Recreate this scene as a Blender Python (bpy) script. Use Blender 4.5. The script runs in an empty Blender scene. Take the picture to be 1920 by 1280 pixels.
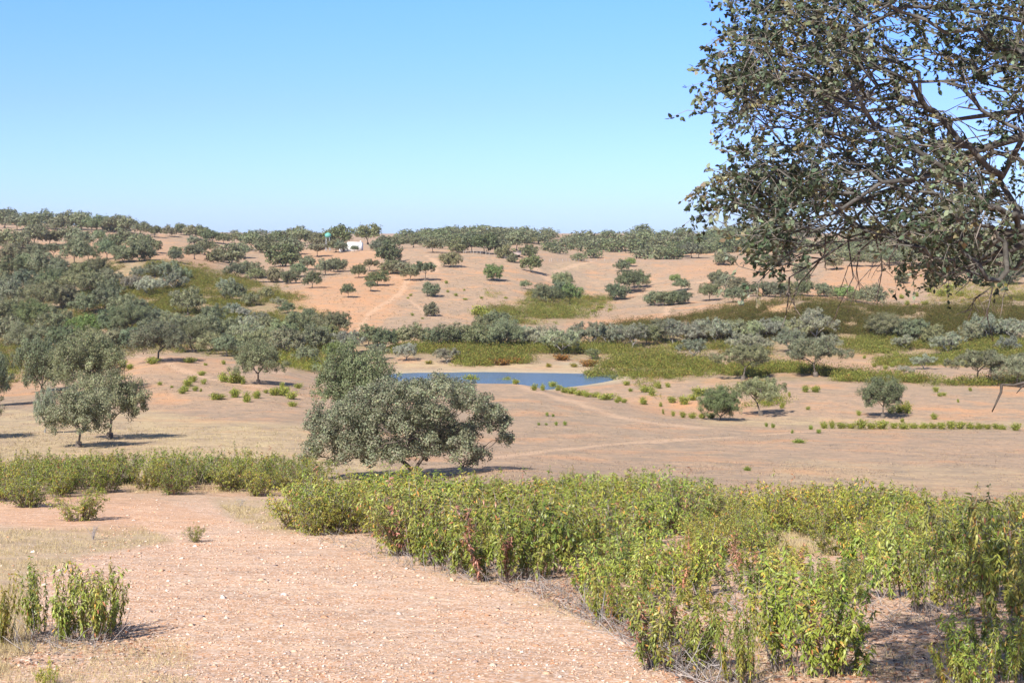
import bpy, math, random
import numpy as np

# ------------------------------------------------------------------ camera, sky, sun
SC = bpy.context.scene
COL = SC.collection
F, CX, HY = 2600.0, 960.0, 430.0            # focal length in photo pixels, centre column, eye-level row
cam_d = bpy.data.cameras.new('camera'); cam = bpy.data.objects.new('camera', cam_d); COL.objects.link(cam)
cam_d.sensor_width = 36.0; cam_d.lens = 36.0 * F / 1920.0
cam_d.shift_y = -(640.0 - HY) / 1920.0
cam_d.clip_start = 0.1; cam_d.clip_end = 20000
cam.location = (0, 0, 0); cam.rotation_euler = (math.radians(90), 0, 0)
SC.camera = cam
SC.view_settings.view_transform = 'Standard'; SC.view_settings.look = 'None'
SC.view_settings.exposure = 0.72; SC.view_settings.gamma = 1.0
SKYT = ((.73, 1.06, 2.05, 1), (.78, 1.19, 2.1, 1), (.78, 1.03, 2.1, 1))
SUN_EL, SUN_AZ = math.radians(43), math.atan2(-0.43, -0.90)    # azimuth as atan2(x, y): from behind, to the left
sdir = np.array([math.cos(SUN_EL) * math.sin(SUN_AZ), math.cos(SUN_EL) * math.cos(SUN_AZ), math.sin(SUN_EL)])
w = bpy.data.worlds.new('World'); SC.world = w; w.use_nodes = True
nt = w.node_tree; bg = nt.nodes['Background']
sky = nt.nodes.new('ShaderNodeTexSky'); sky.sky_type = 'NISHITA'; sky.sun_disc = False
sky.sun_elevation = SUN_EL; sky.sun_rotation = SUN_AZ
sky.air_density = 1.0; sky.dust_density = 0.35; sky.ozone_density = 2.2; sky.altitude = 300
# a clear dry sky: bluer towards the horizon than the model's summer haze
wtc = nt.nodes.new('ShaderNodeTexCoord'); wsp = nt.nodes.new('ShaderNodeSeparateXYZ'); nt.links.new(wtc.outputs['Generated'], wsp.inputs[0])
wr = nt.nodes.new('ShaderNodeValToRGB'); nt.links.new(wsp.outputs[2], wr.inputs[0]); wr.color_ramp.interpolation = 'LINEAR'
e = wr.color_ramp.elements; e[0].position = 0.0; e[0].color = SKYT[0]; e[1].position = 0.17; e[1].color = SKYT[1]
e3 = wr.color_ramp.elements.new(0.088); e3.color = SKYT[2]
e2 = wr.color_ramp.elements.new(0.45); e2.color = (1, 1, 1, 1)
wm = nt.nodes.new('ShaderNodeMix'); wm.data_type = 'RGBA'; wm.blend_type = 'MULTIPLY'; wm.inputs[0].default_value = 1
nt.links.new(sky.outputs[0], wm.inputs[6]); nt.links.new(wr.outputs[0], wm.inputs[7])
nt.links.new(wm.outputs[2], bg.inputs[0]); bg.inputs[1].default_value = 0.067
ld = bpy.data.lights.new('sun', 'SUN'); ld.energy = 5.0; ld.angle = math.radians(0.5); ld.color = (1.0, 0.955, 0.89)
lo = bpy.data.objects.new('sun', ld); COL.objects.link(lo)
from mathutils import Vector
lo.rotation_euler = Vector(sdir).to_track_quat('Z', 'Y').to_euler()
SC.cycles.max_bounces = 6; SC.cycles.diffuse_bounces = 3; SC.cycles.transparent_max_bounces = 6
SC.cycles.transmission_bounces = 3; SC.cycles.volume_bounces = 1

R = np.random.RandomState(7)

# ------------------------------------------------------------------ helpers
def nrm(v):
    return v / (np.linalg.norm(v, axis=-1, keepdims=True) + 1e-9)

def link(o, parent=None):
    COL.objects.link(o)
    if parent is not None: o.parent = parent
    return o

def mesh(name, V, F4=None, F3=None, tint=None, mat=None, smooth=False, extra=None):
    V = np.asarray(V, np.float32); me = bpy.data.meshes.new(name)
    parts = []; sizes = []
    if F4 is not None and len(F4): parts.append(np.asarray(F4, np.int32).ravel()); sizes.append(np.full(len(F4), 4, np.int32))
    if F3 is not None and len(F3): parts.append(np.asarray(F3, np.int32).ravel()); sizes.append(np.full(len(F3), 3, np.int32))
    L = np.concatenate(parts); S = np.concatenate(sizes)
    me.vertices.add(len(V)); me.vertices.foreach_set('co', V.ravel())
    me.loops.add(len(L)); me.loops.foreach_set('vertex_index', L)
    me.polygons.add(len(S)); me.polygons.foreach_set('loop_start', np.concatenate([[0], np.cumsum(S)[:-1]]).astype(np.int32))
    if smooth: me.polygons.foreach_set('use_smooth', np.ones(len(S), bool))
    me.update(calc_edges=True)
    ex = dict(extra or {})
    if tint is not None: ex['tint'] = tint
    for k, a in ex.items():
        at = me.color_attributes.new(k, 'FLOAT_COLOR', 'POINT')
        c = np.ones((len(V), 4), np.float32); c[:, :3] = np.asarray(a)[:, :3]
        at.data.foreach_set('color', c.ravel())
    if mat: me.materials.append(mat)
    return me

def obj(name, me, parent=None):
    return link(bpy.data.objects.new(name, me), parent)

def tag(o, label=None, cat=None, group=None, kind=None):
    if label: o['label'] = label
    if cat: o['category'] = cat
    if group: o['group'] = group
    if kind: o['kind'] = kind
    return o

def empty(name, loc, label, cat, group=None, rz=0.0, sc=(1, 1, 1)):
    o = bpy.data.objects.new(name, None); link(o); o.empty_display_size = 0.2
    o.location = loc; o.rotation_euler = (0, 0, rz); o.scale = sc
    return tag(o, label, cat, group)

class Geo:                                   # gathers geometry for ONE mesh
    def __init__(s): s.V = []; s.q = []; s.t = []; s.c = []; s.n = 0
    def add(s, V, q=None, t=None, c=(1, 1, 1)):
        V = np.asarray(V, float)
        s.V.append(V)
        if q is not None: s.q.append(np.asarray(q, int) + s.n)
        if t is not None: s.t.append(np.asarray(t, int) + s.n)
        c = np.asarray(c, float); s.c.append(np.broadcast_to(c, (len(V), 3)) if c.ndim == 1 else c)
        s.n += len(V)
    def box(s, lo_, hi_, c=(1, 1, 1)):
        a, b = lo_, hi_
        V = [(a[0], a[1], a[2]), (b[0], a[1], a[2]), (b[0], b[1], a[2]), (a[0], b[1], a[2]),
             (a[0], a[1], b[2]), (b[0], a[1], b[2]), (b[0], b[1], b[2]), (a[0], b[1], b[2])]
        s.add(V, q=[(0, 3, 2, 1), (4, 5, 6, 7), (0, 1, 5, 4), (1, 2, 6, 5), (2, 3, 7, 6), (3, 0, 4, 7)], c=c)
    def tube(s, P, rad, k=5, c=(1, 1, 1)):
        P = np.asarray(P, float); n = len(P); rad = np.broadcast_to(rad, (n,))
        T = nrm(np.gradient(P, axis=0)); ref = np.array([0.13, 0.31, 0.94]) if abs(T[0][2]) < 0.9 else np.array([0.9, 0.3, 0.1])
        U = nrm(np.cross(T, ref)); W = np.cross(T, U)
        a = np.arange(k) * 2 * math.pi / k
        V = (P[:, None] + rad[:, None, None] * (np.cos(a)[None, :, None] * U[:, None] + np.sin(a)[None, :, None] * W[:, None])).reshape(-1, 3)
        i = np.arange(n - 1)[:, None] * k; j = np.arange(k)[None]; j2 = (j + 1) % k
        q = np.stack([i + j, i + j2, i + k + j2, i + k + j], -1).reshape(-1, 4)
        V = np.vstack([V, P[-1]]); tipi = n * k
        t = np.stack([(n - 1) * k + np.arange(k), (n - 1) * k + (np.arange(k) + 1) % k, np.full(k, tipi)], -1)
        s.add(V, q=q, t=t, c=c)
    def leaves(s, P, A, N, Ln, Wd, C, blade=False, droop=0.25):
        """P base points, A leaf axis, N face normal, Ln length, Wd width, C colour, all per leaf"""
        m = len(P); A = nrm(A); S = nrm(np.cross(A, N)); N = np.cross(S, A)
        Ln = np.broadcast_to(Ln, (m,))[:, None]; Wd = np.broadcast_to(Wd, (m,))[:, None]
        if not blade:
            V = np.stack([P, P + A * Ln * .5 + S * Wd * .5, P + A * Ln - N * Ln * .12, P + A * Ln * .45 - S * Wd * .5], 1)
            q = np.arange(m * 4).reshape(m, 4); s.add(V.reshape(-1, 3), q=q, c=np.repeat(C, 4, 0))
        else:
            a = P + A * Ln * .3; b = P + A * Ln * .66 - N * Ln * droop * .35; e = P + A * Ln - N * Ln * droop
            V = np.stack([P, a + S * Wd * .5, a - S * Wd * .5, b + S * Wd * .42, b - S * Wd * .42, e], 1)
            i = np.arange(m)[:, None] * 6
            s.add(V.reshape(-1, 3), q=i + np.array([[1, 2, 4, 3]]),
                  t=np.vstack([i + np.array([[0, 2, 1]]), i + np.array([[3, 4, 5]])]), c=np.repeat(C, 6, 0))
    def mesh(s, name, mat, smooth=False):
        return mesh(name, np.vstack(s.V), np.vstack(s.q) if s.q else None, np.vstack(s.t) if s.t else None,
                    np.vstack(s.c), mat, smooth)

# value noise
_perm = np.random.RandomState(3).rand(256, 256)
def vnoise(x, y):
    xi = np.floor(x).astype(int); yi = np.floor(y).astype(int); fx = x - xi; fy = y - yi
    fx = fx * fx * (3 - 2 * fx); fy = fy * fy * (3 - 2 * fy)
    g = lambda a, b: _perm[a & 255, b & 255]
    return ((g(xi, yi) * (1 - fx) + g(xi + 1, yi) * fx) * (1 - fy) + (g(xi, yi + 1) * (1 - fx) + g(xi + 1, yi + 1) * fx) * fy) * 2 - 1
def fbm(x, y, o=4):
    r = 0; a = 1.0
    for i in range(o): r = r + a * vnoise(x * 2 ** i + 17.3 * i, y * 2 ** i + 5.1 * i); a *= .5
    return r / 1.9

# ------------------------------------------------------------------ materials
def new_mat(name):
    m = bpy.data.materials.new(name); m.use_nodes = True
    n = m.node_tree.nodes; n.clear(); return m, n, m.node_tree.links

def leaf_mat(name, back=(1.2, 1.25, 1.3), rough=.5, transl=.22, spec=.18):
    m, n, l = new_mat(name)
    out = n.new('ShaderNodeOutputMaterial'); p = n.new('ShaderNodeBsdfPrincipled'); tr = n.new('ShaderNodeBsdfTranslucent')
    mx = n.new('ShaderNodeMixShader'); at = n.new('ShaderNodeAttribute'); at.attribute_name = 'tint'
    oi = n.new('ShaderNodeObjectInfo'); mul = n.new('ShaderNodeMix'); mul.data_type = 'RGBA'; mul.blend_type = 'MULTIPLY'; mul.inputs[0].default_value = 1
    l.new(at.outputs['Color'], mul.inputs[6]); l.new(oi.outputs['Color'], mul.inputs[7])
    geo = n.new('ShaderNodeNewGeometry'); bk = n.new('ShaderNodeMix'); bk.data_type = 'RGBA'; bk.blend_type = 'MULTIPLY'
    l.new(geo.outputs['Backfacing'], bk.inputs[0]); l.new(mul.outputs[2], bk.inputs[6]); bk.inputs[7].default_value = (*back, 1)
    l.new(bk.outputs[2], p.inputs['Base Color']); l.new(bk.outputs[2], tr.inputs['Color'])
    p.inputs['Roughness'].default_value = rough; p.inputs['Specular IOR Level'].default_value = spec
    mx.inputs[0].default_value = transl; l.new(p.outputs[0], mx.inputs[1]); l.new(tr.outputs[0], mx.inputs[2])
    l.new(mx.outputs[0], out.inputs[0]); return m

def tint_mat(name, rough=.9, nscale=8, amt=.35, bump=.0):
    m, n, l = new_mat(name)
    out = n.new('ShaderNodeOutputMaterial'); p = n.new('ShaderNodeBsdfPrincipled'); at = n.new('ShaderNodeAttribute'); at.attribute_name = 'tint'
    tc = n.new('ShaderNodeTexCoord'); no = n.new('ShaderNodeTexNoise'); no.inputs['Scale'].default_value = nscale; no.inputs['Detail'].default_value = 5
    l.new(tc.outputs['Object'], no.inputs['Vector'])
    mr = n.new('ShaderNodeMapRange'); mr.inputs[3].default_value = 1 - amt; mr.inputs[4].default_value = 1 + amt; mr.inputs[1].default_value = .25; mr.inputs[2].default_value = .75
    l.new(no.outputs[0], mr.inputs[0])
    mul = n.new('ShaderNodeVectorMath'); mul.operation = 'SCALE'; l.new(at.outputs['Color'], mul.inputs[0]); l.new(mr.outputs[0], mul.inputs['Scale'])
    oi = n.new('ShaderNodeObjectInfo'); mm = n.new('ShaderNodeVectorMath'); mm.operation = 'MULTIPLY'
    l.new(mul.outputs[0], mm.inputs[0]); l.new(oi.outputs['Color'], mm.inputs[1])
    l.new(mm.outputs[0], p.inputs['Base Color']); p.inputs['Roughness'].default_value = rough; p.inputs['Specular IOR Level'].default_value = .2
    if bump:
        b = n.new('ShaderNodeBump'); b.inputs['Strength'].default_value = .8; b.inputs['Distance'].default_value = bump
        l.new(no.outputs[0], b.inputs['Height']); l.new(b.outputs[0], p.inputs['Normal'])
    l.new(p.outputs[0], out.inputs[0]); return m

M_OAK = leaf_mat('oak_leaves'); M_SCR = leaf_mat('scrub_leaves', back=(1, 1, 1), rough=.8, spec=.08); M_CIS = leaf_mat('rockrose_leaves', back=(1.12, 1.15, 1.25), rough=.42, transl=.22, spec=.35)
M_BARK = tint_mat('bark', nscale=14, amt=.45, bump=.03); M_TWIG = tint_mat('twig', nscale=30, amt=.3)
M_STONE = tint_mat('stone', nscale=60, amt=.2); M_STRAW = leaf_mat('dry_grass', back=(1, 1, 1), rough=.7, transl=.25, spec=.2)
M_WALL = tint_mat('limewash', nscale=1.2, amt=.06); M_METAL = tint_mat('painted_metal', rough=.5, nscale=2, amt=.1)

# ------------------------------------------------------------------ terrain height
# per column of view: (distance, photo row at which the ground of that distance shows)
NEAR = [(9, 1375), (11, 1285), (14, 1200), (18, 1120), (24, 1050), (32, 990), (42, 945)]
def near_rows(px):                          # the slope falls off to the right
    k = min(max((px - 900) / 600.0, 0), 1.6); f = {24: 6, 32: 22, 42: 38, 55: 38, 65: 30, 75: 20, 85: 12, 100: 6}
    return [(d, r + k * f.get(d, 0)) for d, r in NEAR] + [(d, r + k * f.get(d, 0)) for d, r in COLS[px]]
COLS = {
 -300: [(55, 900), (65, 905), (75, 903), (85, 878), (100, 837), (130, 800), (160, 768), (190, 738), (230, 705), (270, 680), (310, 650), (350, 610), (390, 565), (430, 525), (460, 500), (500, 488), (560, 472), (620, 455), (700, 442), (800, 430), (1000, 412), (1150, 402), (1500, 415), (4000, 428)],
 0: [(55, 900), (65, 905), (75, 903), (85, 878), (100, 837), (130, 790), (160, 756), (190, 733), (230, 705), (270, 680), (310, 650), (350, 610), (390, 565), (425, 525), (455, 498), (480, 488), (540, 472), (600, 456), (680, 443), (780, 430), (950, 416), (1150, 404), (1500, 414), (4000, 430)],
 150: [(55, 900), (65, 905), (75, 903), (85, 878), (100, 837), (130, 789), (160, 752), (190, 722), (215, 702), (245, 688), (290, 660), (340, 612), (385, 560), (420, 520), (445, 492), (470, 486), (540, 470), (600, 454), (680, 440), (760, 430), (900, 424), (1300, 432), (4000, 433)],
 300: [(55, 900), (65, 906), (75, 904), (85, 879), (100, 838), (130, 790), (160, 752), (183, 715), (205, 686), (222, 670), (240, 669), (275, 658), (315, 622), (360, 575), (400, 528), (430, 494), (450, 486), (500, 481), (560, 466), (640, 450), (720, 438), (800, 434), (1000, 430), (1300, 434), (4000, 434)],
 480: [(55, 901), (65, 907), (75, 905), (85, 881), (100, 840), (130, 793), (160, 750), (183, 718), (205, 694), (225, 680), (245, 678), (275, 660), (310, 630), (350, 590), (385, 556), (410, 538), (440, 527), (480, 510), (520, 496), (570, 480), (640, 464), (720, 452), (850, 446), (1100, 446), (4000, 437)],
 650: [(55, 902), (65, 907), (75, 904), (85, 882), (100, 845), (130, 802), (160, 762), (180, 738), (200, 724), (218, 716), (232, 703), (247, 690), (270, 668), (300, 640), (335, 604), (370, 570), (405, 543), (440, 523), (480, 507), (520, 492), (560, 478), (600, 468), (640, 463), (760, 456), (900, 450), (1200, 446), (4000, 438)],
 800: [(55, 903), (65, 907), (75, 901), (85, 882), (100, 850), (130, 806), (160, 762), (180, 736), (199, 717.5), (212, 727), (226, 724), (234, 714), (241, 700), (248, 689), (256, 678), (275, 657), (300, 636), (335, 605), (370, 575), (410, 545), (450, 516), (500, 488), (535, 474), (560, 469), (640, 462), (760, 455), (900, 446), (1200, 443), (4000, 438)],
 960: [(55, 900), (75, 881), (100, 856), (130, 812), (160, 762), (180, 737), (195, 719), (208, 734), (224, 727), (232, 718), (241, 700), (248, 689), (256, 678), (275, 657), (300, 636), (330, 611), (365, 588), (400, 562), (450, 527), (500, 497), (540, 479), (570, 474), (640, 470), (740, 460), (850, 446), (960, 441), (1200, 442), (4000, 438)],
 1120: [(55, 903), (75, 886), (100, 862), (130, 820), (155, 782), (172, 758), (184, 752), (198, 750), (217, 725.5), (224, 719.6), (231, 712.6), (238, 704.2), (241.5, 698), (250, 688), (262, 680), (278, 662), (300, 640), (318, 618), (345, 604), (372, 590), (400, 583), (430, 573), (470, 545), (515, 512), (550, 493), (575, 487), (640, 486), (720, 470), (820, 454), (960, 444), (1200, 442), (4000, 438)],
 1300: [(55, 908), (75, 892), (100, 866), (130, 826), (150, 798), (163, 786), (176, 778), (190, 766), (206, 740), (220, 719), (227, 709), (231, 705.5), (235, 701.5), (239, 696), (252, 686), (265, 676), (280, 664), (300, 640), (318, 612), (335, 598), (360, 588), (390, 573), (420, 562), (460, 536), (505, 510), (540, 492), (562, 486), (640, 484), (720, 468), (820, 453), (980, 442), (1200, 441), (4000, 438)],
 1480: [(55, 912), (75, 896), (100, 868), (130, 828), (155, 800), (165, 787), (185, 753), (205, 725), (222, 707), (240, 690), (256, 677), (268, 668), (282, 655), (296, 640), (312, 600), (328, 568), (345, 566), (375, 566), (405, 556), (450, 535), (505, 510), (545, 492), (570, 486), (640, 482), (720, 468), (820, 453), (980, 441), (1200, 440), (4000, 438)],
 1660: [(55, 915), (75, 902), (100, 872), (130, 830), (155, 802), (165, 788), (185, 754), (205, 726), (222, 708), (240, 691), (262, 674), (276, 660), (290, 643), (304, 612), (322, 580), (345, 577), (375, 572), (405, 560), (450, 537), (505, 508), (545, 490), (575, 484), (620, 478), (700, 462), (800, 446), (900, 436), (1000, 440), (4000, 437)],
 1920: [(55, 918), (75, 906), (100, 875), (130, 832), (155, 803), (165, 788), (185, 755), (205, 727), (222, 709), (240, 692), (262, 676), (276, 660), (290, 640), (306, 600), (330, 575), (355, 565), (380, 556), (410, 549), (450, 540), (505, 520), (545, 500), (600, 484), (660, 468), (740, 450), (850, 436), (950, 430), (1100, 440), (4000, 437)],
 2300: [(55, 918), (75, 906), (100, 875), (130, 832), (155, 804), (178, 780), (200, 755), (230, 726), (262, 694), (290, 640), (320, 590), (360, 560), (410, 540), (505, 515), (600, 480), (740, 446), (900, 426), (1100, 436), (4000, 437)],
}
def pchip(x, y, xq):
    x = np.asarray(x, float); y = np.asarray(y, float); h = np.diff(x); d = np.diff(y, axis=0) / h.reshape(-1, *([1] * (y.ndim - 1)))
    m = np.zeros_like(y); s = d[:-1] * d[1:]
    m[1:-1] = np.where(s > 0, 2 * d[:-1] * d[1:] / np.where(np.abs(d[:-1] + d[1:]) < 1e-12, 1, d[:-1] + d[1:]), 0)
    m[0] = d[0]; m[-1] = d[-1]
    i = np.clip(np.searchsorted(x, xq) - 1, 0, len(h) - 1); t = (xq - x[i]) / h[i]; hh = h[i]
    if y.ndim > 1: t = t[:, None]; hh = hh[:, None]
    return (y[i] * (1 + 2 * t) * (1 - t) ** 2 + m[i] * hh * t * (1 - t) ** 2 + y[i + 1] * t * t * (3 - 2 * t) + m[i + 1] * hh * t * t * (t - 1))
LD = np.linspace(math.log(9), math.log(4000), 1400); PXG = np.linspace(-300, 2300, 521)
_kx = sorted(COLS); _rows = []
for k in _kx:
    pts = near_rows(k)
    d = np.array([p[0] for p in pts], float); z = -(np.array([p[1] for p in pts]) - HY) / F * d
    _rows.append(pchip(np.log(d), z, LD))
TZ = pchip(np.array(_kx, float), np.array(_rows), PXG)            # [px, logd]
def H(x, y):
    x = np.asarray(x, float); y = np.asarray(y, float)
    dy = np.maximum(y, 9.0); px = np.clip(CX + F * x / dy, -300, 2299.9); ld = np.log(np.clip(dy, 9, 3999))
    a = (px + 300) / (PXG[1] - PXG[0]); b = (ld - LD[0]) / (LD[1] - LD[0])
    i = np.clip(a.astype(int), 0, len(PXG) - 2); j = np.clip(b.astype(int), 0, len(LD) - 2); fa = a - i; fb = b - j
    z = (TZ[i, j] * (1 - fa) + TZ[i + 1, j] * fa) * (1 - fb) + (TZ[i, j + 1] * (1 - fa) + TZ[i + 1, j + 1] * fa) * fb
    z = np.where(y < 9, z + 0.18 * (9 - y), z)
    amp = np.clip((y - 60) / 200, 0, 1)
    pond = np.exp(-((y - 228) / 20.0) ** 4)
    z = z + (1 - pond) * amp * (0.55 * fbm(x / 34, y / 34, 3) + np.clip((y - 260) / 200, 0, 1) * 1.5 * fbm(x / 52 + 9, y / 52, 4))
    z = z + 0.035 * fbm(x / 2.3, y / 2.3, 2) * np.clip(1 - y / 120, .3, 1) + 0.12 * fbm(x / 7 + 3, y / 7, 2) * np.clip(y / 40, 0, 1) * (1 - pond)
    return z
_rd = np.exp(np.linspace(math.log(9.05), math.log(3000), 2600))
def ground(px, py, dmin=0):
    """first point of the terrain on the sight line through a photo pixel"""
    x = (px - CX) / F * _rd; g = HY - F * H(x, _rd) / _rd
    ok = np.where((g <= py) & (_rd > dmin))[0]
    if not len(ok): return None
    i = ok[0]; d = _rd[i]
    if i > 0 and g[i - 1] > py:
        t = (g[i - 1] - py) / (g[i - 1] - g[i] + 1e-9); d = _rd[i - 1] + t * (_rd[i] - _rd[i - 1])
    x = (px - CX) / F * d
    return np.array([x, d, float(H(x, d))])
_lut_px = np.arange(-320, 2321, 5.0); _lut = [np.minimum.accumulate(HY - F * H((q - CX) / F * _rd, _rd) / _rd) for q in _lut_px]
def ground_many(px, py, dmin=0):
    i = np.clip(np.round((px + 320) / 5).astype(int), 0, len(_lut) - 1); d = np.full(len(px), np.nan)
    for k in np.unique(i):
        m = i == k; g = _lut[k]; j = np.searchsorted(-g, -py[m]); ok = j < len(_rd); v = _rd[np.minimum(j, len(_rd) - 1)].copy()
        v0 = _rd[np.maximum(j - 1, 0)]; v = v0 + (v - v0) * np.random.RandomState(k).rand(len(v)); v[~ok] = np.nan; d[m] = v
    d[d < dmin] = np.nan; m = ~np.isnan(d); d = d[m]; x = (px[m] - CX) / F * d
    return np.stack([x, d, H(x, d)], -1)
def at(px, py, d): return np.array([(px - CX) / F * d, d, -(py - HY) / F * d])
def inpoly(px, py, poly):
    r = np.zeros(np.shape(px), bool); n = len(poly)
    for i in range(n):
        x1, y1 = poly[i]; x2, y2 = poly[(i + 1) % n]
        if y1 == y2: continue
        c = ((y1 > py) != (y2 > py)) & (px < (x2 - x1) * (py - y1) / (y2 - y1) + x1); r ^= c
    return r

# zones: (polygon in the view, dmin, dmax, strength)
Z_SCRUB = [
 ([(170, 488), (330, 490), (430, 515), (540, 548), (610, 600), (660, 650), (560, 665), (420, 640), (300, 630), (200, 620), (110, 560)], 245, 470, .95),
 ([(-400, 480), (175, 480), (260, 600), (640, 640), (640, 690), (560, 700), (430, 672), (350, 662), (240, 656), (215, 690), (100, 700), (-400, 740)], 195, 475, .7),
 ([(560, 648), (700, 628), (960, 622), (1180, 628), (1400, 628), (1700, 612), (2400, 590), (2400, 665), (1920, 668), (1450, 672), (1330, 660), (1180, 662), (1150, 672), (1000, 676), (850, 676), (730, 668), (640, 670)], 240, 320, .9),
 ([(1100, 628), (1130, 612), (1260, 598), (1400, 570), (1500, 558), (1640, 572), (1740, 578), (1800, 570), (1920, 545), (2400, 520), (2400, 640), (1100, 640)], 268, 372, .85),
 ([(890, 585), (960, 565), (1010, 572), (1090, 560), (1120, 566), (1090, 600), (1000, 612), (940, 612), (890, 600)], 300, 460, .8),
 ([(1080, 668), (1200, 672), (1330, 680), (1330, 700), (1200, 690), (1080, 682)], 235, 280, .8),
 ([(1200, 700), (1330, 706), (1480, 700), (1600, 706), (1920, 716), (2300, 716), (2300, 732), (1750, 722), (1560, 722), (1480, 728), (1380, 722), (1200, 708)], 215, 262, .75),
 ([(1540, 795), (1640, 793), (1900, 796), (1900, 806), (1700, 806), (1540, 804)], 140, 175, .5),
 ([(540, 668), (620, 676), (610, 700), (560, 695)], 190, 260, .8),
]
Z_STRAW = [
 ([(-400, 760), (120, 770), (300, 770), (420, 790), (560, 800), (700, 860), (760, 905), (-400, 905)], 50, 150, .85),
 ([(1330, 785), (1500, 784), (1930, 792), (2300, 792), (2300, 806), (1500, 800), (1300, 798)], 120, 190, .7),
 ([(1480, 860), (1920, 880), (1920, 960), (1400, 930)], 50, 110, .35),
 ([(-400, 985), (120, 990), (260, 985), (330, 1010), (160, 1040), (60, 1080), (40, 1190), (-400, 1190)], 9, 40, .8),
 ([(400, 935), (560, 940), (560, 1000), (480, 990), (420, 965)], 20, 50, .7),
 ([(1430, 975), (1620, 975), (1620, 1040), (1450, 1040)], 16, 45, .9),
 ([(745, 690), (1000, 690), (1330, 705), (1330, 698), (1150, 688), (1000, 682), (745, 680)], 238, 262, .9),
 ([(1130, 500), (1060, 510), (1020, 500), (1080, 490)], 480, 600, .4),
]
Z_ORANGE = [
 ([(500, 560), (620, 520), (740, 500), (790, 520), (740, 570), (690, 640), (580, 610)], 290, 560, .8),
 ([(560, 500), (560, 470), (720, 466), (710, 500), (620, 510)], 420, 660, .6),
 ([(1060, 600), (1250, 590), (1480, 555), (1480, 575), (1250, 605), (1060, 625)], 290, 420, .7),
 ([(1230, 510), (1340, 480), (1420, 480), (1500, 500), (1400, 525), (1300, 520)], 430, 620, .55),
 ([(1500, 560), (1560, 500), (1740, 490), (1760, 520), (1650, 570)], 340, 620, .7),
 ([(1200, 770), (1160, 745), (1300, 750), (1400, 750), (1420, 780), (1260, 782)], 165, 215, .7),
 ([(760, 684), (900, 682), (1150, 692), (1400, 700), (1400, 712), (1150, 700), (760, 690)], 240, 262, .4),
 ([(-400, 640), (50, 700), (100, 740), (-400, 760)], 150, 250, .6),
 ([(200, 660), (420, 670), (430, 700), (200, 700)], 180, 245, .45),
 ([(1480, 660), (1660, 660), (1640, 700), (1480, 700)], 225, 280, .5),
 ([(-100, 925), (300, 935), (440, 980), (200, 1000), (-100, 980)], 25, 48, .6),
 ([(0, 460), (200, 450), (420, 470), (400, 510), (180, 490), (0, 500)], 440, 700, .5),
]
Z_POND = [(700, 712), (745, 699.5), (900, 700.5), (1050, 701), (1110, 703), (1200, 704), (1330, 706), (1420, 711), (1330, 714), (1200, 712), (1110, 718), (1060, 730), (700, 745)]
TRAILS = [  # (points in the view, half width in metres, dmin)
 ([(765, 523), (752, 548), (728, 566), (692, 588), (678, 610), (676, 630)], .8, 250),
 ([(640, 520), (700, 516), (765, 523)], .6, 250), ([(765, 560), (800, 590), (850, 605)], .5, 250),
 ([(800, 480), (820, 492), (812, 510)], .9, 250), ([(940, 474), (960, 480), (995, 498), (1033, 526)], 1.7, 250),
 ([(1040, 510), (1075, 498), (1110, 490)], 1.0, 250), ([(1200, 552), (1260, 540), (1330, 526), (1420, 512), (1500, 498)], 1.2, 250),
 ([(1255, 560), (1250, 590)], .8, 250), ([(575, 478), (640, 473), (700, 472)], 1.2, 400),
 ([(930, 858), (1000, 848), (1120, 835), (1220, 828), (1290, 822)], .5, 60), ([(1220, 830), (1420, 816), (1640, 800)], .35, 60),
 ([(900, 716), (990, 728), (1070, 752), (1130, 772), (1200, 790), (1300, 800)], 1.6, 60),
 ([(250, 668), (330, 690), (400, 712), (470, 722), (560, 745)], .8, 120), ([(520, 700), (550, 690), (545, 680)], .8, 150),
 ([(100, 850), (250, 848), (420, 856)], .5, 60),
]

# ------------------------------------------------------------------ ground sheet
dd = [-60, -40, -25, -15, -8, -3, 0, 2, 4, 6, 7.5]
d = 9.0
while d < 4000:
    dd.append(d); d *= 1.0052 if d < 700 else 1.012
dd.append(4000); dd = np.array(dd)
pxs = np.concatenate([np.linspace(-9000, -420, 24)[:-1], np.linspace(-420, -40, 34)[:-1], np.linspace(-40, 1960, 600)[:-1], np.linspace(1960, 2400, 40)[:-1], np.linspace(2400, 11000, 24)])
PX, DD = np.meshgrid(pxs, dd, indexing='ij')
X = (PX - CX) / F * np.maximum(DD, 9.0) * np.where(DD < 9, 1.0, 1.0); Y = DD
Zh = H(X, Y); PY = HY - F * Zh / np.maximum(Y, 3)
jx = 9 * fbm(X / 9, Y / 9, 4); jy = (4 + 10 * np.clip(1 - Y / 60, 0, 1)) * fbm(X / 7 + 40, Y / 7, 4)
def zone(zs):
    r = np.zeros(X.shape)
    for poly, d0, d1, s in zs:
        for sx, sy in ((0, 0), (8, 2), (-8, -2), (3, -4), (-3, 4)):
            m = inpoly(PX + jx + sx, PY + jy + sy, poly) & (Y > d0) & (Y < d1)
            r = r + m * s / 5
    return np.clip(r, 0, 1)
zs, zg, zo = zone(Z_SCRUB), zone(Z_STRAW), zone(Z_ORANGE)
trail = np.zeros(X.shape)
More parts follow.
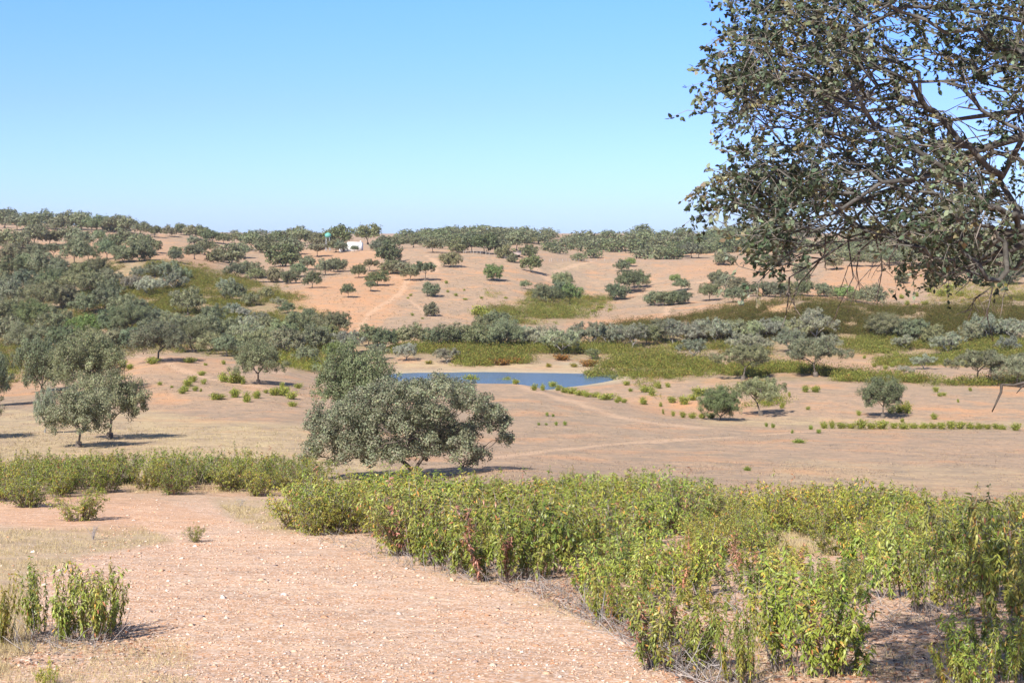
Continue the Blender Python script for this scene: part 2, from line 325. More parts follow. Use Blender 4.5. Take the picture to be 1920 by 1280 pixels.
for pts, hw, dm in TRAILS:
    W = [ground(a, b, dm) for a, b in pts]; W = [q for q in W if q is not None]
    wj = 1.2 * hw * fbm(X / 6, Y / 6, 3)
    for a, b in zip(W[:-1], W[1:]):
        lo_, hi_ = min(a[1], b[1]) - 8, max(a[1], b[1]) + 8
        j0, j1 = np.searchsorted(dd, lo_), np.searchsorted(dd, hi_)
        sx, sy = X[:, j0:j1], Y[:, j0:j1]; ab = (b - a)[:2]; t = np.clip(((sx - a[0]) * ab[0] + (sy - a[1]) * ab[1]) / (ab @ ab + 1e-9), 0, 1)
        ds = np.hypot(sx - a[0] - t * ab[0], sy - a[1] - t * ab[1]) + wj[:, j0:j1]
        trail[:, j0:j1] = np.maximum(trail[:, j0:j1], np.clip(1.5 - ds / hw, 0, 1))
near = np.clip((52 - Y) / 12, 0, 1)
damp = np.clip(1 - np.abs(Zh + 25.0) / 0.22, 0, 1) * (np.abs(Y - 235) < 26)
nx, ny = X.shape
ii = (np.arange(nx - 1)[:, None] * ny + np.arange(ny - 1)[None]).ravel()
Fq = np.stack([ii, ii + ny, ii + ny + 1, ii + 1], -1)

def ground_mat():
    m, n, l = new_mat('hill_soil')
    out = n.new('ShaderNodeOutputMaterial'); p = n.new('ShaderNodeBsdfPrincipled'); p.inputs['Roughness'].default_value = .95; p.inputs['Specular IOR Level'].default_value = .15
    tc = n.new('ShaderNodeTexCoord')
    def noise(scale, det=5, rough=.55, lo_=.35, hi_=.65, dist=0, stretch=None):
        t = n.new('ShaderNodeTexNoise'); t.inputs['Scale'].default_value = scale; t.inputs['Detail'].default_value = det; t.inputs['Roughness'].default_value = rough; t.inputs['Distortion'].default_value = dist
        if stretch:
            mp = n.new('ShaderNodeMapping'); mp.inputs['Scale'].default_value = stretch; l.new(tc.outputs['Object'], mp.inputs[0]); l.new(mp.outputs[0], t.inputs[0])
        else: l.new(tc.outputs['Object'], t.inputs['Vector'])
        r = n.new('ShaderNodeMapRange'); r.inputs[1].default_value = lo_; r.inputs[2].default_value = hi_; l.new(t.outputs[0], r.inputs[0]); return r.outputs[0]
    def mix(f, a, b, mode='MIX'):
        x = n.new('ShaderNodeMix'); x.data_type = 'RGBA'; x.blend_type = mode
        for s, v in ((0, f), (6, a), (7, b)):
            if isinstance(v, (int, float)): x.inputs[s].default_value = v
            elif isinstance(v, tuple): x.inputs[s].default_value = (*v, 1)
            else: l.new(v, x.inputs[s])
        return x.outputs[2]
    def math_(op, a, b=None, clamp=False):
        x = n.new('ShaderNodeMath'); x.operation = op; x.use_clamp = clamp
        for s, v in ((0, a), (1, b)):
            if v is None: continue
            if isinstance(v, (int, float)): x.inputs[s].default_value = v
            else: l.new(v, x.inputs[s])
        return x.outputs[0]
    za = n.new('ShaderNodeAttribute'); za.attribute_name = 'zone_a'; zb = n.new('ShaderNodeAttribute'); zb.attribute_name = 'zone_b'
    sa = n.new('ShaderNodeSeparateColor'); l.new(za.outputs['Color'], sa.inputs[0]); sb = n.new('ShaderNodeSeparateColor'); l.new(zb.outputs['Color'], sb.inputs[0])
    big, mid, fine, streak = noise(.035, 4), noise(.35, 6, .6), noise(3.2, 6, .65, .3, .7), noise(.38, 7, .68, .38, .62, .4)
    col = mix(big, GC['field'], GC['soil'])
    col = mix(math_('MULTIPLY', math_('MULTIPLY', streak, math_('ADD', math_('MULTIPLY', mid, .6), .4)), .9), col, GC['dull'])
    col = mix(math_('MULTIPLY', noise(1.3, 5, .65, .42, .7), .55), col, GC['dull'])
    col = mix(math_('MULTIPLY', noise(.11, 6, .65, .52, .66), .65), col, GC['orange'])
    col = mix(math_('MULTIPLY', sa.outputs[2], math_('ADD', math_('MULTIPLY', mid, .8), .2)), col, GC['orange'])
    col = mix(math_('MULTIPLY', sa.outputs[1], math_('ADD', math_('MULTIPLY', streak, -.7), 1.0)), col, mix(mid, GC['straw'], GC['straw2']))
    col = mix(math_('MULTIPLY', sb.outputs[1], .55), col, GC['trail'])
    col = mix(math_('MULTIPLY', sa.outputs[0], math_('ADD', math_('MULTIPLY', mid, .75), .1)), col, mix(fine, GC['scrub'], GC['scrub2']))
    # gravelly near slope
    vor = n.new('ShaderNodeTexVoronoi'); vor.inputs['Scale'].default_value = 34; l.new(tc.outputs['Object'], vor.inputs['Vector'])
    vor.inputs['Randomness'].default_value = 1.0
    vs = n.new('ShaderNodeSeparateColor'); l.new(vor.outputs['Color'], vs.inputs[0])
    gcol = mix(noise(1.1, 6, .6), GC['gravel'], GC['rust']); gcol = mix(math_('MULTIPLY', noise(.45, 5, .65, .45, .7), .7), gcol, GC['orange'])
    gcol = mix(math_('MULTIPLY', noise(4.5, 6, .7, .5, .75), .45), gcol, GC['dark'])
    gcol = mix(math_('GREATER_THAN', vs.outputs[0], .72), gcol, GC['chip'])
    gcol = mix(math_('MULTIPLY', math_('GREATER_THAN', vs.outputs[1], .86), .6), gcol, GC['dark'])
    gcol = mix(math_('MULTIPLY', noise(9, 6, .7), .35), gcol, GC['chip'])
    gcol = mix(math_('MULTIPLY', sa.outputs[1], .8), gcol, mix(fine, GC['straw'], GC['dull']))
    gcol = mix(math_('MULTIPLY', sa.outputs[2], .5), gcol, GC['orange'])
    col = mix(sb.outputs[0], col, gcol)
    col = mix(math_('MULTIPLY', sb.outputs[2], .7), col, (.46, .40, .27))
    col = mix(1.0, col, mix(fine, (.80, .80, .80), (1.12, 1.12, 1.12)), 'MULTIPLY')
    sp = noise(12, 3, .7, .3, .42); col = mix(1.0, col, mix(sp, (.72, .70, .68), (1, 1, 1)), 'MULTIPLY')
    l.new(col, p.inputs['Base Color'])
    b = n.new('ShaderNodeBump'); b.inputs['Strength'].default_value = .4; b.inputs['Distance'].default_value = .025
    h = math_('ADD', math_('MULTIPLY', fine, .6), math_('MULTIPLY', vor.outputs['Distance'], -.55)); l.new(h, b.inputs['Height'])
    b2 = n.new('ShaderNodeBump'); b2.inputs['Strength'].default_value = .3; b2.inputs['Distance'].default_value = .3
    l.new(mid, b2.inputs['Height']); l.new(b.outputs[0], b2.inputs['Normal']); l.new(b2.outputs[0], p.inputs['Normal'])
    l.new(p.outputs[0], out.inputs[0]); return m
GC = dict(field=(.425, .295, .195), soil=(.495, .318, .20), dull=(.255, .20, .145), orange=(.56, .29, .145), straw=(.55, .435, .24), straw2=(.42, .31, .19),
          trail=(.60, .395, .255), scrub=(.16, .15, .05), scrub2=(.34, .25, .14), gravel=(.57, .385, .255), rust=(.55, .295, .155), chip=(.72, .54, .42), dark=(.22, .13, .09))
me = mesh('ground', np.stack([X, Y, Zh], -1).reshape(-1, 3), Fq, mat=ground_mat(), smooth=True,
          extra={'zone_a': np.stack([zs, zg, zo], -1).reshape(-1, 3), 'zone_b': np.stack([near, trail, damp], -1).reshape(-1, 3)})
tag(obj('ground', me), kind='structure')

# pond: a level sheet at -25 m that the banks cut off
def water():
    m, n, l = new_mat('pond_water'); out = n.new('ShaderNodeOutputMaterial'); p = n.new('ShaderNodeBsdfPrincipled')
    p.inputs['Base Color'].default_value = (.095, .145, .205, 1); p.inputs['Roughness'].default_value = .22
    tc = n.new('ShaderNodeTexCoord'); t = n.new('ShaderNodeTexNoise'); t.inputs['Scale'].default_value = 2.2; t.inputs['Detail'].default_value = 4
    mp = n.new('ShaderNodeMapping'); mp.inputs['Scale'].default_value = (.5, 1.6, 1); l.new(tc.outputs['Object'], mp.inputs[0]); l.new(mp.outputs[0], t.inputs[0])
    b = n.new('ShaderNodeBump'); b.inputs['Strength'].default_value = .9; b.inputs['Distance'].default_value = .25; l.new(t.outputs[0], b.inputs['Height']); l.new(b.outputs[0], p.inputs['Normal'])
    l.new(p.outputs[0], out.inputs[0]); return m
g = Geo(); g.add([(-32, 210, -25.0), (40, 210, -25.0), (46, 250, -25.0), (-32, 250, -25.0)], q=[(0, 1, 2, 3)])
tag(obj('pond_water', g.mesh('pond_water', water())), kind='structure')

# ------------------------------------------------------------------ trees
GREEN = np.array([.188, .194, .106])
def crown_leaves(g, lobes, n, size, rs, base=GREEN, spread=.16, hollow=.35, subs=12, flat=.8, soft=1.0):
    """lobes: (x,y,z,r).  Leaves cluster on sub-clumps over each lobe."""
    L = np.asarray(lobes, float); wgt = L[:, 3] ** 2; wgt /= wgt.sum()
    per = np.maximum((wgt * n).astype(int), 8)
    for (x, y, z, r), k in zip(L, per):
        ns = max(5, int(subs * (0.7 + .6 * rs.rand())))
        D = nrm(rs.randn(ns, 3) + np.array([0, 0, .35])); C = np.array([x, y, z]) + D * r * np.array([1, 1, flat]) * (hollow + (1 - hollow) * rs.rand(ns, 1) ** .5) 
        idx = rs.randint(0, ns, k); rr = r * .34 * (.6 + .8 * rs.rand(ns))[idx][:, None]
        off = nrm(rs.randn(k, 3)) * rs.rand(k, 1) ** .45 * rr
        P = C[idx] + off
        Nn = nrm(off / (rr + 1e-6) * .7 + D[idx] * .7 + np.array([0, 0, .25]) + rs.randn(k, 3) * .55 * soft)
        A = nrm(np.cross(Nn, rs.randn(k, 3)))
        ct = base * (1 + spread * rs.randn(ns, 1)[idx]) * (1 + .22 * soft * rs.randn(k, 1)) * (1 + .06 * rs.randn(k, 3))
        s = size * (.65 + .7 * rs.rand(k))
        g.leaves(P, A, Nn, s * 1.25, s * .8, np.clip(ct, .02, .6))

def skeleton(g, limbs, targets, rs, rtip=.012, rmax=.3, step=6, wob=.12, sag=.05, k=5, color=(.16, .13, .10), p=2.4, color2=None):
    """limbs: list of node arrays (each begins on an earlier node).  targets are joined to the nearest node."""
    nodes = []; par = []; paths = []
    def add_path(P, p0):
        ids = [p0]
        for q in P: nodes.append(np.asarray(q, float)); par.append(ids[-1]); ids.append(len(nodes) - 1)
        paths.append(ids)
    nodes.append(np.asarray(limbs[0][0], float)); par.append(-1); add_path(limbs[0][1:], 0)
    for Lm in limbs[1:]:
        A = np.array(nodes); j = int(np.argmin(((A - Lm[0]) ** 2).sum(1))); add_path(Lm[1:], j)
    T = np.asarray(targets, float)
    root = np.asarray(limbs[0][-1], float)
    order = np.argsort(((T - root) ** 2).sum(1))
    buf = np.zeros((len(nodes) + len(T) * step + 8, 3)); buf[:len(nodes)] = nodes
    for t in T[order]:
        cnt = len(nodes); A = buf[:cnt]; dd_ = ((A - t) ** 2).sum(1) + .35 * ((A - root) ** 2).sum(1) * .12
        dd_[0] = 1e9; j = int(np.argmin(dd_)); a = A[j].copy(); ln = np.linalg.norm(t - a)
        if ln < 1e-4: continue
        ns = max(2, min(step, int(2 + ln / (rmax * 1.5))))
        s = (np.arange(1, ns + 1) / ns)[:, None]; w1 = rs.randn(3) * ln * wob
        P = a + (t - a) * s + w1 * np.sin(s * math.pi) + rs.randn(ns, 3) * ln * .025 * (s < 1) + np.array([0, 0, 1]) * ln * sag * np.sin(s * math.pi)
        buf[cnt:cnt + ns] = P; add_path(list(P), j)
    n = len(nodes); w_ = np.zeros(n); child = np.zeros(n, bool)
    for i in range(1, n): child[par[i]] = True
    w_[~child] = 1.0
    for i in range(n - 1, 0, -1): w_[par[i]] += w_[i]
    rad = np.minimum(rtip * np.maximum(w_, 1) ** (1 / p), rmax)
    # keep each limb from being thicker than its parent
    for i in range(1, n): rad[i] = min(rad[i], rad[par[i]])
    N = np.array(nodes)
    for ids in paths:
        rr = rad[ids].copy(); rr[0] = rr[1] if len(rr) > 1 else rr[0]
        if ids is paths[0]: rr[0] = rmax * 1.25
        c = np.array(color) if color2 is None else (np.array(color) if rr[0] > 4 * rtip else np.array(color2))
        g.tube(N[ids], rr, k if rr[0] > 3 * rtip else 3, c=c * (1 + .15 * rs.randn()))
    return N

def dome_lobes(rs, n, width=1.0, zc=.47, hh=.25, rmin=.10, rmax=.17, gap=0, under=.25):
    out = []; t = 0
    while len(out) < n and t < 4000:
        t += 1
        v = nrm(rs.randn(3)); rr = (.45 + .55 * rs.rand()) if rs.rand() < .75 else rs.rand() * .5
        if v[2] < -under: continue
        r = rmin + (rmax - rmin) * rs.rand(); e = .5 * width - r * .85
        c = np.array([v[0] * e * rr, v[1] * e * rr, zc + v[2] * (hh - r * .4) * rr])
        if any(np.linalg.norm((c - o[:3]) * [1, 1, 1.3]) < gap + .55 * (r + o[3]) * .8 for o in out): continue
        out.append(np.array([*c, r]))
    return out

def make_tree(seed, nleaf, size, kind='oak'):
    soft = .6 if size > .02 else 1.0
    rs = np.random.RandomState(seed); g = Geo(); tr = Geo()
    base = GREEN; bark = (.13, .105, .085); sw = (rs.rand() - .5) * .12
    if kind == 'oak':
        lob = dome_lobes(rs, 24 + rs.randint(8), 1.0, .43 + .02 * rs.randn(), .31, .11, .17, under=.62)
        for L in lob: L[2] += -.10 * max(0, math.hypot(L[0], L[1]) - .22) * 2
        split = .20
    elif kind == 'round':
        lob = dome_lobes(rs, 38, 1.0, .42, .36, .12, .17, under=.85); split = .10; base = GREEN * np.array([.92, 1.0, .9])
    elif kind == 'bushy':
        lob = dome_lobes(rs, 28, 1.0, .37, .34, .11, .17, under=.9); split = .08
    elif kind == 'umbrella':
        lob = dome_lobes(rs, 18, 1.0, .49, .225, .10, .15, under=.4); split = .27
    elif kind == 'pale':
        lob = dome_lobes(rs, 34, 1.0, .42, .31, .07, .12, under=.6); split = .12; bark = (.25, .23, .20); base = np.array([.26, .265, .18])
    k_ = .5 / np.percentile([math.hypot(L[0], L[1]) + L[3] for L in lob], 62)
    for L in lob: L[0] = L[0] * k_ + sw * .5; L[1] *= k_; L[3] *= min(k_, 1.25)
    if kind == 'pale': crown_leaves(g, lob, nleaf, size * .85, rs, base, subs=12, hollow=.1, spread=.14, soft=soft)
    else: crown_leaves(g, lob, nleaf, size, rs, base, soft=soft)
    tg = []
    for L in lob:
        tg.append(L[:3])
        for _ in range(4 if kind == 'pale' else 2): tg.append(L[:3] + nrm(rs.randn(3)) * L[3] * (.95 if kind == 'pale' else .7))
    lean = rs.randn() * .04
    trunk = [(0, 0, -.03), (lean * .4, 0, split * .35), (lean * .8, 0, split * .75), (lean, 0, split)]
    limbs = [np.array(trunk)]
    for i in range(3 + rs.randint(2)):
        a = i * 2.1 + rs.rand() * .8; r_ = .16 + .08 * rs.rand()
        limbs.append(np.array([trunk[-1], (lean + r_ * .4 * math.cos(a), r_ * .4 * math.sin(a), split + .07), (lean + r_ * math.cos(a), r_ * math.sin(a), split + .15)]))
    skeleton(tr, limbs, tg, rs, rtip=.0034 if kind != 'pale' else .0036, rmax=.042, step=5, color=bark, k=7)
    # root flare
    tr.tube([(0, 0, -.03), (lean * .15, 0, .03), (lean * .35, 0, split * .4)], [.054, .046, .041], 8, c=bark)
    return g.mesh('crown_%s' % kind, M_OAK), tr.mesh('trunk_%s' % kind, M_BARK, True)

PROTO = {}
def proto(kind, lod, v):
    k = (kind, lod, v)
    if k not in PROTO:
        n, s = {0: (26000, .0155), 1: (9000, .027), 2: (3000, .047)}[lod]
        if kind in ('round', 'bushy'): n = int(n * 1.35)
        PROTO[k] = make_tree(hash_(kind) + lod * 31 + v * 7 + 5, n, s, kind)
    return PROTO[k]
def hash_(s): return sum(ord(c) * (i + 3) for i, c in enumerate(s)) % 9973
NV = {0: {'oak': 4, 'round': 2, 'bushy': 2, 'umbrella': 2, 'pale': 2}, 1: {'oak': 5, 'round': 2, 'bushy': 3, 'umbrella': 3, 'pale': 4}, 2: {'oak': 5, 'round': 2, 'bushy': 3, 'umbrella': 2, 'pale': 2}}
ORD = ['first', 'second', 'third', 'fourth', 'fifth', 'sixth', 'seventh', 'eighth', 'ninth', 'tenth', 'eleventh', 'twelfth', 'thirteenth', 'fourteenth', 'fifteenth', 'sixteenth', 'seventeenth', 'eighteenth', 'nineteenth', 'twentieth', 'twenty-first', 'twenty-second', 'twenty-third', 'twenty-fourth', 'twenty-fifth']
ntree = 0
def place_tree(px, py, wpx, style='', label=None, group=None, hpx=None, dmin=0, shape=None, vi=None):
    """style letters: p pale, b bright, d dark, r round, u umbrella, s bushy"""
    global ntree
    P = ground(px, py, dmin)
    if P is None: P = ground(px, py + 4, dmin)
    if P is None: print('no ground', px, py); return None
    dist = P[1]; W = wpx * dist / F
    lod = 0 if dist < 150 or (wpx > 75) else (1 if dist < 480 and wpx > 28 else 2)
    kind = 'pale' if 'p' in style else 'round' if 'r' in style else 'umbrella' if 'u' in style else 'bushy' if 's' in style else 'oak'
    rs = np.random.RandomState(int(px * 7 + py * 13)); v = rs.randint(NV[lod][kind]) if vi is None else vi
    cm, tm = proto(kind, lod, v)
    asp = .74 if kind != 'bushy' else .7
    sz = W if hpx is None else (hpx * dist / F) / asp
    sz = sz if hpx is not None else W * (.9 + .25 * rs.rand())
    o = empty('pale_tree' if kind == 'pale' else 'holm_oak', P - np.array([0, 0, .02 * W]), label, 'tree', group, rs.rand() * 6.28 if vi is None else 0, (W, W, sz))
    c = obj('crown', cm, o); t = obj('trunk', tm, o)
    b = .80 + .42 * rs.rand(); col = np.array([b * (1 + .06 * rs.randn()), b, b * (1 + .08 * rs.randn())])
    if 'b' in style: col *= (1.12, 1.34, .8)
    if 'd' in style: col *= (.72, .8, .74)
    if 'g' in style: col *= (1.14, 1.15, 1.10)
    c.color = (*col, 1); ntree += 1
    return o

ADJ = {'p': 'silvery pale tree', 'b': 'bright green tree', 'd': 'dark green oak', 'g': 'grey-leaved oak', 'r': 'round-crowned oak', 'u': 'flat-topped oak', 's': 'bushy low oak', '': 'grey-green oak'}
def row(where, group, txt, dmin=0, k=1.12):
    items = []
    for s in txt.split():
        a = s.split(','); items.append((float(a[0]), float(a[1]), float(a[2]), a[3] if len(a) > 3 else '', float(a[4]) if len(a) > 4 else None))
    items.sort(key=lambda q: q[0])
    n = len(items)
    for i, (x, y, w_, st, h) in enumerate(items):
        adj = next((ADJ[c] for c in 'pbdgrus' if c in st), ADJ[''])
        pos = 'leftmost' if i == 0 else 'rightmost' if i == n - 1 else ORD[i] + ' from left'
        place_tree(x, y, w_ * (1.1 if group == W1 else 1.02 if group == W2 else k), st, '%s, %s, %s' % (adj, pos, where), group, h, dmin)
def single(px, py, w_, st, label, h=None, dmin=0, group=None, **k): return place_tree(px, py, w_, st, label, group, h, dmin, **k)

# named trees of the middle distance
single(146, 838, 135, '', 'grey-green oak leaning on a dark bare trunk, front one of the twin pair at left', 122, vi=0)
single(205, 822, 142, '', 'taller grey-green oak behind the front oak of the twin pair at left', 132, vi=1)
single(84, 812, 46, 'pg', 'thin pale weeping tree just left of the twin oaks', 92)
single(160, 738, 130, 'r', 'broad deep green oak behind the twin oaks at left', 108)
single(80, 735, 105, 's', 'large grey-green oak left of the broad deep green one', 112)
single(-18, 762, 92, 'd', 'dark oak cut by the left edge of the picture', 112)
single(-62, 822, 120, '', 'oak beyond the left edge casting its shade onto the straw field', 120)
single(296, 678, 112, '', 'spreading oak with twin trunks shading the bare knoll at left', 76)
single(365, 660, 82, '', 'umbrella oak just right of the twin-trunked oak on the knoll', 58)
single(484, 720, 100, 'g', 'grey-leaved oak standing alone on the slope left of the pond', 86)
single(664, 788, 152, 'rs', 'rounded dense oak directly behind the big foreground oak', 138)
single(1350, 788, 80, 'r', 'compact round oak on a slanted trunk in the right field', 62)
single(1428, 779, 98, 'gu', 'grey-leaved oak with a dark shadow beside the compact round oak', 70)
single(1655, 783, 96, '', 'oak standing alone over a green bush in the right field', 84)
single(1392, 712, 98, 'u', 'grey-green oak right of the pond on the scrub edge', 68)
single(1530, 706, 108, 'u', 'wide spreading oak on a dark trunk amid scrub right of the pond', 74)
single(1832, 720, 96, 'u', 'low spreading oak in the green scrub strip near the right edge', 66)
single(1905, 724, 90, '', 'grey-green oak cut by the right edge above the hooked dead twig', 64)
single(1112, 673, 28, 'rg', 'small blue-green dome-shaped tree just beyond the pond bank', 20)
single(625, 676, 42, 'b', 'bright green young tree at the edge of the wood behind the big oak', 36)
single(166, 636, 72, 'bs', 'bright green leafy tree inside the left wood', 52)
single(925, 527, 37, 'rb', 'ball-shaped green oak alone on the bare hill', 32)
single(846, 501, 40, 's', 'dark oak on the brow of the bare hill right of the grove', 31)
single(995, 510, 42, 'd', 'dark oak beside the pale track on the bare hill', 36)
single(985, 542, 22, 'g', 'tiny oak below the dark oak beside the track', 17)
single(808, 556, 34, 's', 'upper of two small oaks on the slope above the pond', 29)
single(809, 593, 28, 's', 'lower of two small oaks on the slope above the pond', 27)
single(653, 558, 29, '', 'small oak lowest on the orange slope below the house', 27)
single(585, 540, 40, 'd', 'dark oak with a black shadow at the left of the orange slope', 34)
single(732, 494, 52, 'ds', 'big dark oak on the ridge right of the white house', 44)
single(595, 482, 44, 'u', 'spreading oak with a round shadow in front of the water tank', 28)
single(664, 472, 18, '', 'tiny oak standing against the white house wall', 12)
single(1692, 531, 28, 's', 'small oak alone on the bare right hill', 21)
single(1757, 531, 36, 's', 'bushy oak on the bare right hill beside the hanging leaf clump', 30)

G = 'holm oaks scattered over the hills'; W1 = 'oaks of the wood covering the left hillside'; W2 = 'trees of the belt beyond the pond'
row('on the orange slope below the house', G, '672,521,29 694,509,28,u 708,536,40,d 695,546,24,u')
row('in the grove on the brow of the bare hill', G, '733,514,38,s 752,514,36,s 768,526,36 797,526,40,u')
row('in the hedge left of the orange slope', G, '440,520,36 455,513,30 470,522,40 480,530,34 512,530,36,s 545,532,34,s 560,520,30 610,516,36 632,510,32,s 575,506,30')
row('in the clump at the gully head', G, '1020,570,42,d 1043,566,34,d 1055,545,40,g 1068,570,44,b 1052,556,40,d')
row('in the pair of groups right of the gully', G, '1157,562,39,s 1178,550,48,d 1197,540,42,g')
row('in the copse on the light slope', G, '1228,572,34,s 1245,573,40,s 1262,572,34,s 1277,546,30 1281,570,36,s 1265,532,20,b')
row('in the copse left of the hanging leaves', G, '1330,564,42,d 1347,531,34,s 1362,548,40 1374,567,38 1388,550,38,s 1400,556,30,s')
row('in the line behind the scrub hill', G, '1428,556,38,s 1452,557,40,s 1475,555,34,s 1505,518,36 1507,541,34,u 1505,555,36,s 1545,556,34,s 1570,560,30,s 1588,564,38,b 1605,566,30,s 1626,570,36 1646,578,48')
row('on the upper dirt hill', G, '1165,509,28 1181,500,20,b 1358,497,34,s 1297,484,36 1275,482,34 1310,484,30')
row('along the far brow at right', G, '1440,500,30 1470,496,34,s 1565,506,28 1600,500,30 1635,500,30 1668,498,36 1715,497,30 1790,512,34 1830,522,38,s 1868,528,40,s 1892,533,48,s 1915,520,44 1850,505,36')

W1 = 'oaks of the wood covering the left hillside'
row('on the left skyline', W1, '8,428,46 32,432,40 58,436,38 80,430,44 108,434,36 128,431,40 150,432,38 172,436,34 192,434,34 214,436,44 240,438,36 265,441,34 290,445,28 318,444,26 340,441,24 356,448,28 376,450,32 398,456,34,d 418,458,26 440,456,30')
row('in the second row under the left skyline', W1, '10,474,48 40,466,40,s 62,462,52 92,460,40 124,460,46 152,470,46 184,455,28 212,474,46 236,466,40 256,478,50 285,474,38 330,482,24,s 365,462,26 384,478,36')
row('in the third row of the left hillside', W1, '22,494,50,s 66,490,44 100,486,36,u 140,496,56 166,488,38 200,486,42 230,492,46,s 262,490,48,s 330,492,28 365,486,36 400,492,32,s 430,494,52,s 452,484,32')
row('crowning the green scrub slope', 'pale trees dotted on the green scrub slope', '222,528,20,p 247,546,36,p 262,524,32,p 278,556,44,pg 298,546,30,p 316,524,40,p 326,546,44,p 330,562,24,p 353,590,56,g 290,520,30,g 345,524,28,g')
row('low on the green scrub slope', 'pale trees dotted on the green scrub slope', '424,550,36,p 438,566,46,g 452,598,32,p 436,588,26,p 470,574,34,g 487,606,30,p 497,562,26,g 522,578,26,p 538,588,30,g 552,610,30,g 580,602,28,g 500,626,42,g 460,620,34,pg')
row('in the upper ranks of the left wood', W1, '8,524,56 44,514,50,s 84,520,56 118,528,50 152,526,46,s 180,518,44 205,536,40 8,552,60,s 52,548,56 96,550,52,d 138,552,58 176,556,54 206,562,46')
row('in the middle ranks of the left wood', W1, '26,580,64 76,586,70 120,578,56,s 158,590,50,g 196,584,60 232,592,54,g 262,598,50,g 284,616,50,g 318,622,54,g 18,612,68,s')
row('in the lower ranks of the left wood', W1, '62,622,72,d 108,628,60 210,632,66,d 248,630,72,d 285,644,56 338,634,56,g 385,642,58,g 425,640,60,g 465,648,56,pg 10,650,66 52,664,72 120,664,64 400,614,48,g')
row('behind the bare knoll at left', W1, '170,662,60 215,656,56,s 250,652,50,s 395,664,50,g 425,668,46,g 455,664,52,g 505,664,58,g 540,670,66 574,684,44,g 588,660,64,g 610,650,56,g')
row('between the slope and the pond wood', W1, '560,634,56,g 597,622,44,g 627,630,60 528,640,54,g 648,664,60,pg')

W2 = 'trees of the belt beyond the pond'
row('left of the pond in the belt', W2, '690,650,52 715,656,60 705,676,44,pg 744,650,44,g 762,676,46,p 776,650,62,g 808,650,46,g 838,680,46,p')
row('directly beyond the pond in the belt', W2, '838,652,60 866,650,60,g 898,654,64 922,652,56,g 935,624,58 948,656,76,g 905,626,44,s 974,650,54,pg 1000,652,56,pg 1024,650,52,pg')
row('in the silvery middle of the belt', W2, '1052,664,68,p 1080,648,56,p 1108,650,60,p 1138,650,60,p 1165,646,60,p 1185,652,58,p 1212,646,56,g 1237,642,56 1262,644,58,p 1290,644,60,p 1314,640,58,p 1345,644,64,p 1375,640,60,g 1302,672,50,p')
row('in the belt behind the right field', W2, '1405,640,52,pg 1422,662,48,pg 1442,636,48,p 1462,626,40,g 1482,660,56,p 1498,642,54,pg 1528,640,74,pg 1552,660,48,p 1392,664,52,p')
row('in the right end of the belt', W2, '1662,636,74,g 1696,640,52,g 1722,644,54,g 1752,648,56,g 1778,666,58,pg 1842,640,62,p 1872,632,50,g 1900,640,60,p 1858,680,34,p 1820,644,46,g 1888,664,44,p')
row('standing loose in the right scrub', W2, '1697,705,32,p 1732,692,44,p 1695,656,40,pg')

row('on the ridge around the house', G, '470,470,44 500,474,44,s 530,500,60,ds 548,478,44 560,462,40 582,460,34 598,467,42 632,466,52,d 640,474,24 630,473,34 690,458,44 706,470,24,s 722,464,30 748,466,32 775,464,30 800,460,28 540,456,30 515,462,36')
FAR = []
def far(txt): FAR.extend(tuple(float(v) for v in q.split(',')[:3]) for q in txt.split())
far('800,448,32 822,452,38 838,446,32 858,444,36 878,444,36 900,445,38 922,447,36 944,446,36 966,450,38 988,448,32 830,466,30 850,462,38 880,462,44')
row('at the foot of the far central hill', G, '812,474,34,g 858,474,34,s 885,474,42,d 908,476,44,d 934,476,40 948,484,34,s 968,470,44 930,462,40 905,460,36 985,466,34 992,480,30,s 960,492,22,s')
far('1010,458,36 1032,470,32 1052,464,30 1050,476,28 1075,468,20 1085,489,24,s 1112,484,28,s 1104,472,36 1128,468,38 1150,472,40 1172,470,36 1195,474,42 1216,484,44,s 1240,486,46,s 1262,486,40,s 1100,452,34 1140,452,34 1175,452,34')
far('1210,456,36 1240,458,34 1270,464,34 1300,472,44 1330,470,36 1352,472,40,s 1300,452,36 1340,452,34 1380,472,40 1410,470,38 1440,470,40 1480,474,42 1520,476,40 1560,476,42')
print('TREES', ntree)

